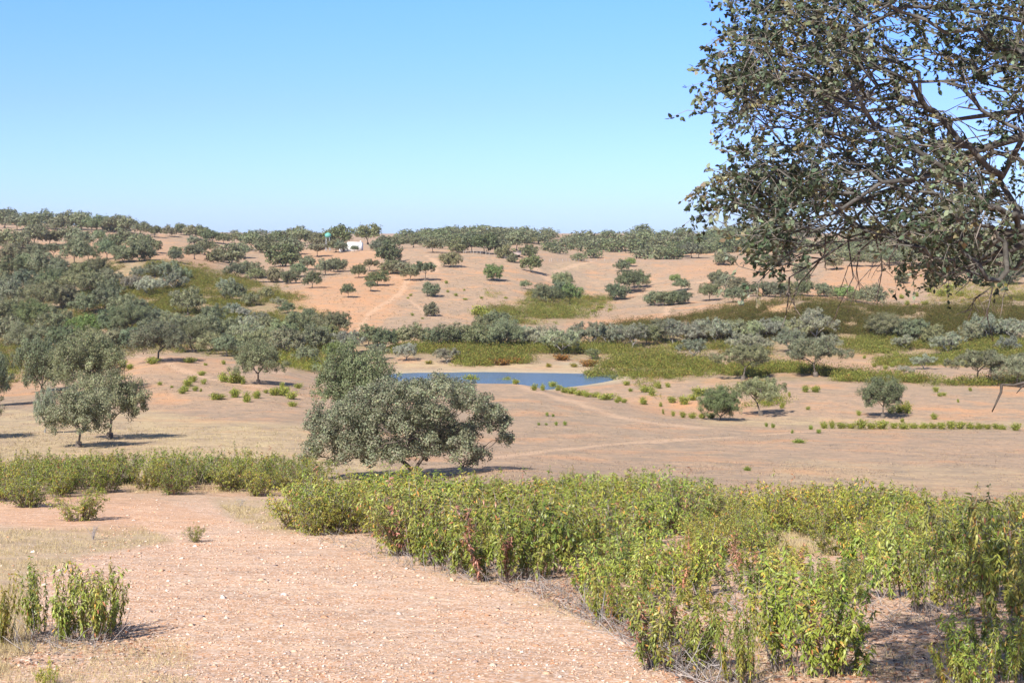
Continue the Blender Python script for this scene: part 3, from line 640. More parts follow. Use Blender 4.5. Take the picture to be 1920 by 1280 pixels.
# far woods: more than one could count, one mass of small crowns
def far_wood():
    rs = np.random.RandomState(91); pts = list(FAR)
    for poly, k in (([(560, 438), (800, 428), (1000, 430), (1250, 440), (1600, 432), (1920, 424), (2100, 420), (2100, 462), (1500, 474), (1000, 460), (560, 462)], 420),
                    ([(1560, 470), (1640, 430), (1760, 420), (1900, 430), (1960, 470), (1960, 500), (1700, 494), (1560, 498)], 190),
                    ([(-60, 400), (60, 400), (320, 412), (520, 436), (520, 446), (-60, 430)], 60), ([(1020, 462), (1300, 466), (1380, 474), (1260, 480), (1180, 476)], 26),
                    ([(-120, 440), (-20, 430), (-20, 640), (-120, 660)], 40), ([(1940, 490), (2100, 490), (2100, 720), (1940, 720)], 40)):
        xs = [p[0] for p in poly]; ys = [p[1] for p in poly]; c = 0
        while c < k:
            a = rs.uniform(min(xs), max(xs)); b = rs.uniform(min(ys), max(ys))
            if inpoly(np.array(a), np.array(b), poly):
                c += 1
                if fbm(a / 45., b / 9., 3) > -.12 and not (560 < a < 760 and b > 440): pts.append((a, b, rs.uniform(18, 34)))
    V = []; C = []; tg = Geo()
    for px, py, wp in pts:
        P = ground(px, py, 250)
        if P is None: continue
        W = wp * P[1] / F; W = min(max(W * 1.2, 6), 15); me = proto(['oak', 'bushy', 'round'][rs.randint(3)], 2, rs.randint(2))[0]
        v = np.empty(len(me.vertices) * 3, np.float32); me.vertices.foreach_get('co', v); v = v.reshape(-1, 4, 3)
        c = np.empty(len(me.vertices) * 4, np.float32); me.color_attributes['tint'].data.foreach_get('color', c); c = c.reshape(-1, 4, 4)
        k = rs.permutation(len(v))[:760]; v = v[k]; c = c[k]; ctr = v.mean(1, keepdims=True); v = ctr + (v - ctr) * 1.5
        a = rs.rand() * 6.28; Rm = np.array([[math.cos(a), -math.sin(a), 0], [math.sin(a), math.cos(a), 0], [0, 0, 1]])
        V.append((v.reshape(-1, 3) @ Rm.T) * W * [1.1, 1.1, .85] + P - [0, 0, .12 * W]); C.append(c.reshape(-1, 4)[:, :3] * (.85 + .3 * rs.rand()))
        tg.tube([P + [0, 0, -.2], P + [0, 0, .4 * W]], [.035 * W, .02 * W], 4, c=(.13, .105, .085))
    V = np.vstack(V); me = mesh('far_woodland', V, np.arange(len(V)).reshape(-1, 4), tint=np.vstack(C), mat=M_OAK)
    o = tag(obj('far_woodland', me), kind='stuff'); tag(obj('trunk', tg.mesh('far_trunks', M_BARK), o), kind='stuff')
far_wood()

# ------------------------------------------------------------------ the big foreground oak, lobe by lobe
def big_oak():
    rs = np.random.RandomState(12); B = ground(778, 897); D = B[1]; g = Geo(); tr = Geo()
    L2 = [(588, 842, 26), (612, 806, 34), (590, 790, 24), (640, 778, 36), (652, 836, 38), (690, 795, 40), (702, 842, 34), (668, 748, 26), (704, 748, 36), (742, 738, 34),
          (784, 740, 36), (826, 730, 30), (868, 742, 32), (898, 766, 28), (756, 792, 44), (818, 782, 42), (800, 835, 38), (738, 846, 30), (852, 826, 38), (884, 795, 24),
          (930, 786, 30), (952, 790, 18), (944, 818, 20), (900, 846, 24), (880, 868, 18), (624, 866, 16), (574, 858, 16), (690, 868, 16), (912, 748, 16), (600, 765, 14), (720, 715, 16), (812, 712, 16)]
    lob = []
    for (px, py, r) in L2:
        rm = r * D / F; edge = min(px - 555, 970 - px) / 200.0; dp = 3.6 * math.sqrt(max(.02, min(1, edge * 1.1)))
        for s_ in ((-1, -.2, .6, 1) if r > 28 else (-.5, .5) if r > 19 else (0,)):
            dy = s_ * dp * (.85 + .3 * rs.rand()); D2 = D + dy; k = D2 / D
            p = at(px + rs.randn() * 3, py + rs.randn() * 3 , D2); lob.append([*(p - B), rm * k * (.85 + .2 * rs.rand())])
    crown_leaves(g, lob, 105000, .066 * D / 57, rs, np.array([.215, .22, .135]), subs=16, hollow=.3, spread=.14)
    tg = [l[:3] for l in lob]
    for l in lob:
        for _ in range(5): tg.append(np.array(l[:3]) + nrm(rs.randn(3)) * l[3] * .85)
    q = lambda px, py, dy=0: at(px, py, D + dy) - B
    bark = (.12, .095, .075)
    limbs = [np.array([q(776, 905), q(777, 893), q(776, 886)]),
             np.array([q(776, 886), q(764, 872, .2), q(752, 862, .3), q(728, 842, .6), q(700, 820, 1), q(668, 800, 1)]),
             np.array([q(776, 886), q(783, 872, -.2), q(792, 858, -.3), q(806, 838, -.4), q(824, 812, -.2), q(828, 780, 0)]),
             np.array([q(806, 838, -.4), q(845, 812, -.8), q(880, 800, -.6), q(925, 795, -.3)]),
             np.array([q(752, 862, .3), q(762, 830, .8), q(768, 790, 1.2), q(760, 760, 1.2)]),
             np.array([q(728, 842, .6), q(690, 838, -.6), q(640, 830, -1)])]
    skeleton(tr, limbs, tg, rs, rtip=.014, rmax=.27, step=6, color=bark, k=8)
    for a, b in (((776, 905), (770, 896)), ((776, 905), (785, 897))): tr.tube([q(*a) - [0, 0, .1], q(*b), q(777, 884)], [.42, .30, .2], 8, c=bark)
    o = empty('holm_oak', B, 'biggest grey-green oak, broad and forked low, rising behind the green shrubs', 'tree', G)
    obj('crown', g.mesh('big_crown', M_OAK), o); obj('trunk', tr.mesh('big_trunk', M_BARK, True), o)
big_oak()

# ------------------------------------------------------------------ overhanging oak at upper right
def overhang():
    rs = np.random.RandomState(33); g = Geo(); tr = Geo()
    B = np.array([7.4, 9.8, 0.0]); B[2] = float(H(B[0], B[1])) - .05
    top = np.array([7.2, 9.6, -1.2])
    def A(*pp): return np.array([at(*p) for p in pp])
    limbs = [np.array([B, B + [.05, 0, 1.0], top])]
    J = at(2350, 330, 9.3)
    limbs.append(np.vstack([[top], [top + [-.3, -.1, .8]], [J]]))
    limbs.append(np.vstack([[J], A((2100, 270, 9.2), (1920, 255, 9), (1800, 292, 8.8), (1700, 345, 8.7), (1640, 366, 8.6), (1600, 384, 8.5), (1545, 386, 8.5), (1480, 378, 8.4), (1440, 368, 8.4))]))
    limbs.append(np.vstack([A((1800, 292, 8.8)), A((1760, 340, 8.4), (1700, 395, 8.3), (1640, 440, 8.2), (1590, 452, 8.1), (1540, 485, 8.1), (1480, 520, 8))]))
    limbs.append(np.vstack([[top], [top + [-.4, -.6, 1.8]], A((2300, 80, 8.6), (2050, 40, 8.2), (1920, 40, 8), (1800, 18, 8), (1700, 12, 8), (1620, 50, 8), (1540, 95, 8), (1470, 120, 8))]))
    limbs.append(np.vstack([A((2050, 40, 8.2)), A((1920, 120, 9), (1810, 150, 9.3), (1700, 156, 9.4), (1600, 192, 9.5), (1500, 236, 9.5), (1420, 240, 9.5))]))
    limbs.append(np.vstack([A((2100, 270, 9.2)), A((1930, 205, 9.9), (1780, 226, 10), (1660, 275, 10), (1560, 250, 9.9), (1450, 200, 9.8), (1380, 170, 9.8))]))
    limbs.append(np.vstack([A((1640, 366, 8.6)), A((1590, 430, 8.8), (1540, 430, 8.8), (1460, 425, 8.9), (1370, 400, 9))]))
    limbs.append(np.vstack([[J], A((2100, 420, 8.8), (1960, 440, 8.6), (1890, 470, 8.5), (1830, 500, 8.5), (1790, 520, 8.5))]))
    limbs.append(np.vstack([A((1920, 255, 9)), A((1880, 330, 9.2), (1830, 400, 9.2), (1800, 450, 9.2))]))
    limbs.append(np.vstack([[J], A((2150, 120, 10.5), (1990, -60, 10.8), (1800, -200, 11), (1560, -260, 11))]))
    limbs.append(np.vstack([[top], [top + [.3, .6, 2.0]], A((2700, -300, 11), (2800, -700, 11.5))]))
    limbs.append(np.vstack([[top], [top + [.8, 1.8, 1.2]], A((2700, 0, 13), (2300, -100, 14.5))]))
    REG = [([(1365, -20), (1620, -20), (1620, 90), (1585, 215), (1500, 240), (1420, 205), (1372, 140), (1375, 80)], 235),
           ([(1368, 110), (1410, 130), (1410, 225), (1372, 205), (1385, 150)], 24),
           ([(1600, -20), (1930, -20), (1930, 120), (1600, 100)], 150),
           ([(1580, 100), (1930, 110), (1930, 290), (1560, 250)], 85),
           ([(1335, 375), (1372, 340), (1420, 300), (1500, 290), (1560, 320), (1530, 415), (1440, 435), (1390, 425), (1360, 395)], 140),
           ([(1500, 260), (1930, 260), (1930, 400), (1720, 410), (1580, 440), (1520, 410)], 175),
           ([(1410, 478), (1490, 450), (1490, 490), (1450, 530), (1415, 525)], 26),
           ([(1755, 400), (1850, 400), (1850, 500), (1800, 540), (1765, 520)], 70),
           ([(1590, 390), (1760, 400), (1745, 450), (1640, 460)], 26),
           ([(1850, 380), (1930, 380), (1930, 480), (1870, 480)], 26),
           ([(1700, 440), (1730, 440), (1720, 490), (1700, 485)], 6),
           ([(1322, 365), (1350, 368), (1350, 385), (1325, 378)], 5), ([(1345, 105), (1360, 115), (1365, 150), (1350, 140)], 3)]
    tg = []; near_ = []
    for poly, k in REG:
        k = int(k * (.95 if k > 40 else .9))
        xs = [p[0] for p in poly]; ys = [p[1] for p in poly]; c = 0
        while c < k:
            a = rs.uniform(min(xs), max(xs)); b = rs.uniform(min(ys), max(ys))
            if inpoly(np.array(a), np.array(b), poly):
                c0 = at(a, b, rs.uniform(7.2, 10.6)); m_ = rs.randint(3, 8)
                for _ in range(m_):
                    t_ = c0 + rs.randn(3) * .10; tg.append(t_); near_.append(1); c += 1
    for _ in range(520):                                   # the rest of the crown, outside the frame
        a = rs.uniform(1930, 3000); b = rs.uniform(-900, 480 - .25 * abs(a - 1950)); tg.append(at(a, b, rs.uniform(7.5, 14.5))); near_.append(0)
    for _ in range(170): tg.append(np.array([rs.uniform(2.5, 4.6), rs.uniform(10.3, 12.4), rs.uniform(1.95, 4.0)])); near_.append(0)
    for _ in range(200): tg.append(at(rs.uniform(1480, 2300), rs.uniform(-620, -60), rs.uniform(9, 12.5))); near_.append(0)
    for _ in range(160): tg.append(at(rs.uniform(1400, 2200), rs.uniform(-420, -30), rs.uniform(7.5, 11))); near_.append(0)
    tg = np.array(tg)
    N = skeleton(tr, limbs, tg, rs, rtip=.0034, rmax=.34, step=6, wob=.13, sag=-.04, k=7, color=(.095, .085, .072), p=2.3, color2=(.105, .097, .086))
    # sprays of leaves on short side twigs
    for t, isn in zip(tg, near_):
        d0 = nrm(t - top + rs.randn(3) * .5); d0[2] -= .1
        for _ in range((3 if t[0] / t[1] < .225 else 2 + (rs.rand() < .4)) if isn else 3):
            dr = nrm(d0 * .7 + rs.randn(3) * .75); ln = rs.uniform(.10, .24); e = t + dr * ln - np.array([0, 0, .03])
            tr.tube([t, t + dr * ln * .5 + rs.randn(3) * .008, e], [.0026, .002, .0012], 3, c=(.2, .17, .14))
            k = rs.randint(10, 17); u = rs.rand(k, 1) ** .7; P = t + (e - t) * u
            Ax = nrm(dr + rs.randn(k, 3) * .9 + np.array([0, 0, -.1])); Nn = nrm(rs.randn(k, 3) * .8 + np.array([-.2, -.1, .7]))
            q_ = rs.rand(); base = np.array([.060, .075, .042]) if q_ < .70 else np.array([.18, .195, .12]) if q_ < .93 else np.array([.20, .165, .085])
            C = base * (1 + .25 * rs.randn(k, 1)) * (1 + .08 * rs.randn(k, 3))
            s = rs.uniform(.75, 1.25, k) * (1 if isn else 1.7); g.leaves(P, Ax, Nn, .033 * s, .019 * s, np.clip(C, .02, .5), blade=True, droop=.12)
    # bare dead twigs hanging below the crown
    def dead(pts, r=.006):
        P = A(*pts); tr.tube(P, np.linspace(r, r * .35, len(P)), 5, c=(.085, .07, .058)); return P
    dead([(2100, 690, 7.6), (2000, 706, 7.5), (1925, 716, 7.4), (1900, 722, 7.4), (1878, 720, 7.4)], .014); dead([(1878, 720, 7.4), (1877, 735, 7.4), (1868, 755, 7.4), (1860, 772, 7.4)], .009); dead([(1925, 716, 7.4), (1915, 726, 7.4), (1906, 737, 7.4)], .006)
    limbs_ = [((1640, 440, 8.2), (1655, 500, 8.2), (1645, 560, 8.2)), ((1590, 452, 8.1), (1600, 520, 8.0), (1572, 575, 8)), ((1700, 395, 8.3), (1612, 470, 8.3), (1590, 500, 8.3), (1575, 545, 8.3)),
              ((1612, 470, 8.3), (1606, 505, 8.3), (1612, 545, 8.3)), ((1540, 485, 8.1), (1500, 530, 8.1), (1478, 580, 8)), ((1480, 520, 8), (1478, 560, 8), (1472, 600, 8)),
              ((1680, 425, 8.4), (1684, 470, 8.4)), ((1650, 440, 8.4), (1652, 480, 8.4), (1653, 512, 8.4)), ((1548, 440, 8.5), (1546, 480, 8.5), (1549, 508, 8.5)),
              ((1890, 470, 8.5), (1862, 535, 8.4), (1830, 560, 8.4), (1808, 588, 8.4)), ((1862, 535, 8.4), (1850, 590, 8.4), (1862, 640, 8.4)), ((1850, 545, 8.4), (1826, 560, 8.4), (1822, 580, 8.4)),
              ((1920, 500, 8.5), (1895, 520, 8.4), (1880, 560, 8.4)), ((1830, 500, 8.5), (1815, 530, 8.5), (1790, 552, 8.5)), ((1580, 410, 8.6), (1560, 450, 8.6), (1540, 462, 8.6))]
    for L in limbs_:
        P = dead(L, .0055)
        for _ in range(4):
            i = rs.randint(len(P) - 1); a = P[i] + (P[i + 1] - P[i]) * rs.rand(); dr = nrm(rs.randn(3) * .6 + np.array([0, 0, -.7])); ln = rs.uniform(.05, .22)
            tr.tube([a, a + dr * ln * .5, a + dr * ln + rs.randn(3) * .015], [.003, .0024, .0012], 3, c=(.24, .2, .17))
    # long bare twigs criss-crossing the middle of the crown
    for _ in range(150):
        a = at(rs.uniform(1540, 1960), rs.uniform(110, 420), rs.uniform(8, 10)); dr = nrm(np.array([-.8, 0, .05]) + rs.randn(3) * .45); ln = rs.uniform(.25, .7)
        j = int(np.argmin(((N - a) ** 2).sum(1))); a = N[j]; b = a + dr * ln * .5 + rs.randn(3) * .03; c = a + dr * ln + rs.randn(3) * .05
        tr.tube([a, b, c], [.005, .004, .0018], 4, c=(.17, .145, .125))
    for o_ in (g, tr): o_.V = [v - B for v in o_.V]
    o = empty('holm_oak', B, 'near oak whose leafy branches and bare twigs overhang from the upper right', 'tree', G)
    obj('crown', g.mesh('overhang_crown', M_OAK), o); obj('trunk', tr.mesh('overhang_trunk', M_BARK, True), o)
overhang()

# ------------------------------------------------------------------ rockrose shrubs
CG = np.array([[.215, .26, .035], [.26, .295, .04], [.15, .195, .03], [.31, .325, .055], [.37, .31, .06]])
def make_rockrose(seed, lod, dry=0.0, sparse=1.0):
    rs = np.random.RandomState(seed); g = Geo(); st = Geo()
    n = int({0: 21, 1: 34, 2: 16}[lod] * sparse)
    for i in range(n):
        a = rs.rand() * 6.28; o_ = np.array([math.cos(a), math.sin(a), 0])
        if lod == 0: lean = rs.rand() ** .8 * .42; L = rs.uniform(.45, 1.25) * (1 - .15 * lean); b = o_ * rs.rand() ** .6 * .42
        else: lean = rs.rand() ** .6 * .62; L = rs.uniform(.85, 1.15) * (1 - .42 * lean); b = o_ * rs.rand() ** .6 * .26
        ts = np.linspace(0, 1, 6)[:, None]
        P = b + o_ * lean * L * (ts ** 1.15) + np.array([0, 0, 1]) * L * (ts - .12 * lean * ts ** 2) + rs.randn(6, 3) * .022 * ts
        c0 = np.array([.17, .11, .085]) if rs.rand() < .6 else np.array([.27, .23, .2])
        st.tube(P, np.linspace(.008, .0025, 6), 4 if lod == 0 else 3, c=c0)
        rust = rs.rand() < dry; tone = CG[rs.randint(0, 5)] * rs.uniform(.8, 1.15)
        tw = []
        if lod == 0:
            for t in np.arange(rs.uniform(.12, .3), 1.0, .085): 
                j_ = min(int(t * 5), 4); p = P[j_] + (P[j_ + 1] - P[j_]) * (t * 5 - j_); tw.append((p, nrm(P[j_ + 1] - P[j_]), .08, 9))
            for _ in range(4):
                t = rs.uniform(.3, .9); j_ = min(int(t * 5), 4); p = P[j_] + (P[j_ + 1] - P[j_]) * (t * 5 - j_); dr = nrm(o_ * .2 + rs.randn(3) * .5 + np.array([0, 0, 1.0])); l = rs.uniform(.12, .26)
                st.tube([p, p + dr * l], [.003, .0015], 3, c=c0); tw.append((p + dr * l * .35, dr, l * .65, 9))
        else:
            tw.append((P[-1], nrm(P[-1] - P[-2]), .14, 10))
            for _ in range({1: 8, 2: 4}[lod]):
                t = rs.uniform(.06, .98); j_ = min(int(t * 5), 4); p = P[j_] + (P[j_ + 1] - P[j_]) * (t * 5 - j_); dr = nrm(o_ * .35 + rs.randn(3) * .6 + np.array([0, 0, .8])); l = rs.uniform(.12, .26)
                st.tube([p, p + dr * l], [.003, .0015], 3, c=c0); tw.append((p + dr * l * .3, dr, l * .8, {1: 12, 2: 8}[lod]))
        for p, dr, l, k in tw:
            k = max(3, int(k * (.7 + .6 * rs.rand())))
            u = rs.rand(k, 1); Q = p + dr * l * u; pr = nrm(np.cross(dr, rs.randn(k, 3)))
            up = max(0, (p[2] / L - .8) * 4) if lod == 0 else .4
            Ax = nrm(pr * .8 + dr * (.5 * up + .3 * u) + np.array([0, 0, -1]) * (1.0 - .8 * up * u) * rs.uniform(.2, 1.1, (k, 1)) + rs.randn(k, 3) * .18)
            Nn = nrm(pr * .6 + np.array([0, 0, .8]) + rs.randn(k, 3) * .4)
            C = (CG[rs.randint(0, 5, k)] * .45 + tone * .55) * (1 + .18 * rs.randn(k, 1))
            z = rs.rand(k); C[z < .03] = (.50, .27, .05); C[(z > .04) & (z < .06)] = (.42, .17, .07)
            if rust: C[:] = np.array([.40, .19, .10]) * (1 + .25 * rs.randn(k, 1))
            s = rs.uniform(.7, 1.3, k) * {0: .98, 1: .80, 2: 1.35}[lod]
            g.leaves(Q, Ax, Nn, .078 * s, .0185 * s * (1.3 if lod == 2 else 1.08), np.clip(C, .01, .7), blade=lod < 2, droop=.3)
    for _ in range({0: 34, 1: 20, 2: 8}[lod]):               # bare grey stalks and litter twigs low in the bush
        a = rs.rand() * 6.28; r = rs.rand() ** .5 * .42; b = np.array([math.cos(a) * r, math.sin(a) * r, 0]); dr = nrm(rs.randn(3) * .5 + np.array([math.cos(a) * .4, math.sin(a) * .4, .8])); l = rs.uniform(.15, .5)
        st.tube([b, b + dr * l * .5 + rs.randn(3) * .02, b + dr * l], [.0035, .003, .0012], 3, c=np.array([.30, .26, .23]) * rs.uniform(.6, 1.2))
    return g.mesh('rockrose_foliage', M_CIS), st.mesh('rockrose_stems', M_TWIG)
RR = {}
def rockrose(lod, v):
    if (lod, v) not in RR: RR[(lod, v)] = make_rockrose(500 + lod * 40 + v * 3, lod, [.0, .03, .0, .42, .0, .05, 0, .10][v % 8], [1, 1.1, .8, .9, 1.2, 1, .9, 1][v % 8])
    return RR[(lod, v)]
NS = 0
def place_shrub(P, wd, ht, label, group, v=None, lod=None, tint=None, rz=None, name='rockrose_shrub'):
    global NS
    lod = (0 if P[1] < 24 else 1 if P[1] < 60 else 2) if lod is None else lod
    v = [0, 1, 2, 4, 5, 6, 7, 0, 4, 6, 1, 2, 3][R.randint(13)] if v is None else v
    v = v if lod == 0 or v != 3 else 5
    a, b = rockrose(lod, v); o = empty(name, P - np.array([0, 0, .02]), label, 'shrub', group, R.rand() * 6.28 if rz is None else rz, (wd / 1.25, wd / 1.25, ht / 1.15))
    f = obj('foliage', a, o); s_ = obj('stem', b, o); k = .72 + .42 * R.rand(); y_ = R.rand()
    if 'left band' in label: k *= .85
    f.color = (*(np.array([k * (.88 + .3 * y_), k, k * (.8 + .5 * R.rand())])), 1); NS += 1
    return o

def fill(poly, spacing, where, group, hrange, lab, maxn=400, seed=1, skip=None, front=True):
    rs = np.random.RandomState(seed); G2 = [ground(a, b) for a, b in poly]; W = np.array([q[:2] for q in G2]); pts = []
    lo_, hi_ = W.min(0), W.max(0); t = 0
    while t < 9000 and len(pts) < maxn:
        t += 1; p = rs.uniform(lo_, hi_)
        if not inpoly(p[0], p[1], [tuple(q) for q in W]): continue
        if pts and (np.hypot(*(np.array(pts)[:, :2] - p).T) < spacing * (.8 + .4 * rs.rand())).any(): continue
        z = float(H(*p)); 
        if skip and any(inpoly(CX + F * p[0] / p[1], HY - F * z / p[1], s_) for s_ in skip): continue
        pts.append((p[0], p[1], z))
    pts.sort(key=lambda q: HY - q[2] / q[1] * F, reverse=True); nr = max(1, math.ceil(len(pts) / 12)); rows_ = [sorted(pts[i * 12:(i + 1) * 12], key=lambda q: q[0] / q[1]) for i in range(nr)]
    for j, rw in enumerate(rows_):
        for i, (x, y, z) in enumerate(rw):
            h = rs.uniform(*hrange); h *= np.interp(CX + F * x / y, [1050, 1230, 1400, 1620, 1690, 1850], [1.05, .82, .78, .78, 1.12, 1.15]) if 'near right' in lab else 1; lb = '%s, %s from left in its %s row back' % (lab, ORD[i], ORD[j])
            place_shrub(np.array([x, y, z]), (.35 + .7 * h) * rs.uniform(*((.95, 1.25) if 'near right' in lab else (1.1, 1.4))), h, lb, group)
    return len(pts)
TH = 'rockrose shrubs grown together'
gaps = [[(1160, 1040), (1190, 1028), (1240, 1032), (1230, 1052)], [(1440, 1005), (1480, 990), (1610, 990), (1640, 1035), (1450, 1040)], [(1545, 1190), (1640, 1160), (1790, 1180), (1780, 1290), (1560, 1290)]]
fill([(552, 990), (620, 1000), (705, 1006), (770, 1052), (840, 1066), (985, 1100), (1040, 1060), (1200, 1055), (1200, 1000), (1120, 972), (950, 968), (700, 968), (600, 965)], .86, '', TH, (.8, 1.4), 'yellow-green shrub beside the gravel path', 80, 3)
fill([(1010, 1110), (1130, 1150), (1200, 1210), (1265, 1262), (1340, 1300), (1540, 1300), (1560, 1170), (1640, 1120), (1830, 1180), (1960, 1230), (2100, 1100), (2000, 1010), (1700, 1000), (1400, 990), (1240, 1050), (1050, 1065)], .96, '', TH + ' near the camera', (.5, 1.2), 'glossy shrub in the near right thicket', 105, 5, gaps)
fill([(1050, 985), (1250, 1005), (1450, 1000), (1700, 1025), (1900, 1060), (1980, 1065), (1980, 1030), (1700, 1000), (1300, 972), (1060, 958)], 1.15, '', TH + ' on the slope edge', (.8, 1.55), 'tall shrub on the thicket far edge', 56, 8)
fill([(-60, 945), (60, 938), (160, 935), (240, 918), (330, 928), (440, 926), (560, 938), (590, 925), (560, 905), (300, 900), (100, 900), (-60, 905)], 1.3, '', TH + ' left of the path', (1.0, 1.45), 'rounded shrub of the left band', 44, 11)
for px, py, wp, hp, v, lab in ((150, 975, 105, 62, 0, 'rounded green shrub jutting onto the gravel at left, frontmost of its band'), (55, 950, 100, 62, 4, 'green shrub at the left edge beside the jutting rounded one'),
        (362, 1016, 44, 36, 2, 'small sparse seedling shrub alone in the middle of the gravel'), (592, 1002, 105, 80, 4, 'round bushy shrub at the left tip of the right thicket'),
        (160, 1200, 150, 160, 4, 'leafy shrub standing at lower left with its shadow on the gravel'), (205, 1186, 90, 145, 6, 'narrow upright shrub right behind the leafy lower-left one'), (88, 1190, 105, 140, 0, 'lanky bent shrub left of the leafy lower-left one'),
        (-8, 1212, 90, 150, 5, 'drooping shrub cut by the left edge near the bottom'), (88, 1282, 60, 52, 2, 'small yellow-green shrub at the bottom edge on the left'),
        (1870, 1240, 130, 105, 4, 'fresh green shrub just above the bottom right corner shrub'), (1850, 1300, 170, 150, 0, 'bright green shrub at the bottom right corner'), (1800, 1290, 100, 100, 0, 'low bright shrub left of the bottom right corner shrub'), (1910, 1270, 120, 130, 4, 'leafy shrub cut by the right edge near the bottom'),
        (1890, 1075, 70, 140, 6, 'dark tall shrub shaded by the oak at the right edge'), (1850, 1085, 60, 130, 1, 'dark upright shrub left of the tall shaded one'), (1925, 1085, 70, 135, 3, 'dark shrub cut by the right edge in the oak shade'),
        (1010, 1085, 60, 70, 3, 'rust-brown dried shrub at the front foot of the thicket'), (1130, 1150, 80, 75, 3, 'half-withered rust-leaved shrub jutting onto the gravel'), (905, 1062, 60, 75, 3, 'shrub with orange withered leaves near the thicket left front'), (1290, 1075, 50, 95, 3, 'reddish dried shrub standing in the middle of the thicket'),
        (1068, 965, 40, 92, 1, 'tallest pointed shrub breaking the top line of the thicket'), (1395, 1285, 110, 170, 0, 'glossy shrub jutting out lowest at the front of the thicket')):
    P = ground(px, py) if py < 1284 else np.array([*at(px, 1284, ground(px, 1280)[1] - (py - 1284) * .025)[:2], 0]); P[2] = float(H(P[0], P[1]))
    place_shrub(P, wp * P[1] / F, hp * P[1] / F, lab, 'rockrose shrubs standing apart', v)
print('SHRUBS', NS)

# small bushes of the middle distance, each by itself
def make_bush(seed):
    rs = np.random.RandomState(seed); g = Geo(); st = Geo()
    for i in range(13):
        a = rs.rand() * 6.28; ln = rs.rand() ** .6 * .45; h = rs.uniform(.6, 1.05) * (1 - .5 * ln); e = np.array([math.cos(a) * ln, math.sin(a) * ln, h])
        st.tube([e * [.2, .2, 0], e * [.6, .6, .5], e], [.014, .01, .005], 3, c=(.2, .14, .1))
        k = 62; u = rs.uniform(.12, 1, (k, 1)); P = e * [1, 1, 1] * u + rs.randn(k, 3) * [.12, .12, .07]; P[:, 2] = np.abs(P[:, 2])
        Ax = nrm(rs.randn(k, 3) * .55 + np.array([0, 0, .8]) + e * .4); C = CG[rs.randint(0, 5, k)] * (1 + .2 * rs.randn(k, 1))
        g.leaves(P, Ax, nrm(rs.randn(k, 3) + e), .15 * rs.uniform(.7, 1.2, k), .05, np.clip(C, .02, .5))
    return g.mesh('bush_foliage', M_CIS), st.mesh('bush_stems', M_TWIG)
BU = [make_bush(900 + i) for i in range(5)]; NB = 0
def bushes(where, txt, tint=(1, 1, 1), adj='yellow-green bush'):
    global NB
    it = sorted([tuple(float(v) for v in q.split(',')) for q in txt.split()])
    for i, q in enumerate(it):
        P = ground(q[0], q[1]); 
        if P is None: continue
        W = q[2] * 1.3 * P[1] / F; h = (q[3] if len(q) > 3 else q[2] * .85) * P[1] / F
        pos = 'leftmost' if i == 0 else 'rightmost' if i == len(it) - 1 else (ORD[i] if i < len(ORD) else 'later') + ' from left'
        lab = '%s, %s, %s' % (adj, pos, where) if len(it) > 1 else '%s %s' % (adj, where)
        o = empty('low_bush', P - np.array([0, 0, .05]), lab, 'bush', 'low bushes scattered over the fields', R.rand() * 6.28, (W, W, h)); m = BU[R.randint(5)]
        f = obj('foliage', m[0], o); obj('stem', m[1], o); k = .85 + .25 * R.rand(); f.color = (tint[0] * k, tint[1] * k, tint[2] * k, 1); NB += 1
bushes('on the slope left of the pond', '346,734,16 352,724,18 362,716,17 300,722,9,8 322,727,6,6 342,738,14 366,733,10,11 376,734,6,7 378,704,13,10 382,720,10,11 406,749,27,15 421,716,22 436,718,28 450,716,20,14 440,745,19,20 462,754,16,20 482,747,16,18 499,737,9,9 515,741,18,18 530,741,22 547,748,20 535,737,16 549,762,16,11 528,730,12,14 560,728,14,12 455,720,12,9')
bushes('around the shaded knoll trees', '244,692,14 230,688,16,14 285,682,24,14 355,680,22,12 420,683,9,9 385,685,7,6 226,712,18,10')
bushes('along the crest line below the pond', '878,718,26,16 892,718,18,14 940,719,14,10 950,719,13,14 966,720,13,12 1002,732,11,14 1018,732,9,14 1036,727,15,14 1046,732,12,12 1058,736,16,13 1072,738,18,13 1090,741,22,12 1100,744,14,11 1116,744,18,10,1 1138,749,30,14 1160,752,12,12 1170,755,10,9')
bushes('in the hollow right of the crest', '1175,722,14,10 1210,735,22,14 1222,742,14,16 1236,728,12,14 1252,726,9,10 1182,734,9,8 1260,755,16,14 1283,758,18,18 1300,750,16,15 1312,742,26,18 1208,758,18,14 1238,762,8,9 1157,755,9,9 1244,776,6,10 1262,780,7,12 1280,783,10,14 1298,784,16,12 1316,784,14,12 1333,784,16,12')
bushes('dotting the open field', '1026,780,6,9 1037,781,5,7 1010,797,5,7 1024,797,5,6 1043,797,6,9 1059,797,7,10 1498,830,22,9 1402,882,13,10 1437,800,6,10 1449,802,7,11 1485,812,6,8 1520,805,8,10 1535,812,10,9 1225,893,10,9', (.8, .95, .9), 'small green bush')
bushes('in the green strip across the right field', '1545,803,14,14 1560,803,10,16 1578,803,18,13 1596,803,18,12 1615,804,20,20 1634,804,18,13 1653,804,22,18 1676,803,16,12 1694,804,20,13 1713,803,16,11 1732,803,18,12 1748,803,14,13 1765,804,18,14 1783,804,18,17 1800,804,18,15 1818,804,16,13 1835,804,16,12 1852,804,14,11 1868,804,14,12 1880,805,14,10 1905,807,16,16')
bushes('beside the lone oak of the right field', '1700,775,16,24 1686,774,18,20 1610,779,8,12 1692,791,8,9 1751,786,12,14 1672,775,14,14')
bushes('on the pale field behind the lone oak', '1755,735,11,12 1762,743,9,9 1820,733,8,8 1510,735,14,14 1530,735,18,14 1480,744,6,11 1515,768,8,8 1466,765,10,12 1442,760,16,12 1797,754,6,7 1770,742,9,8')
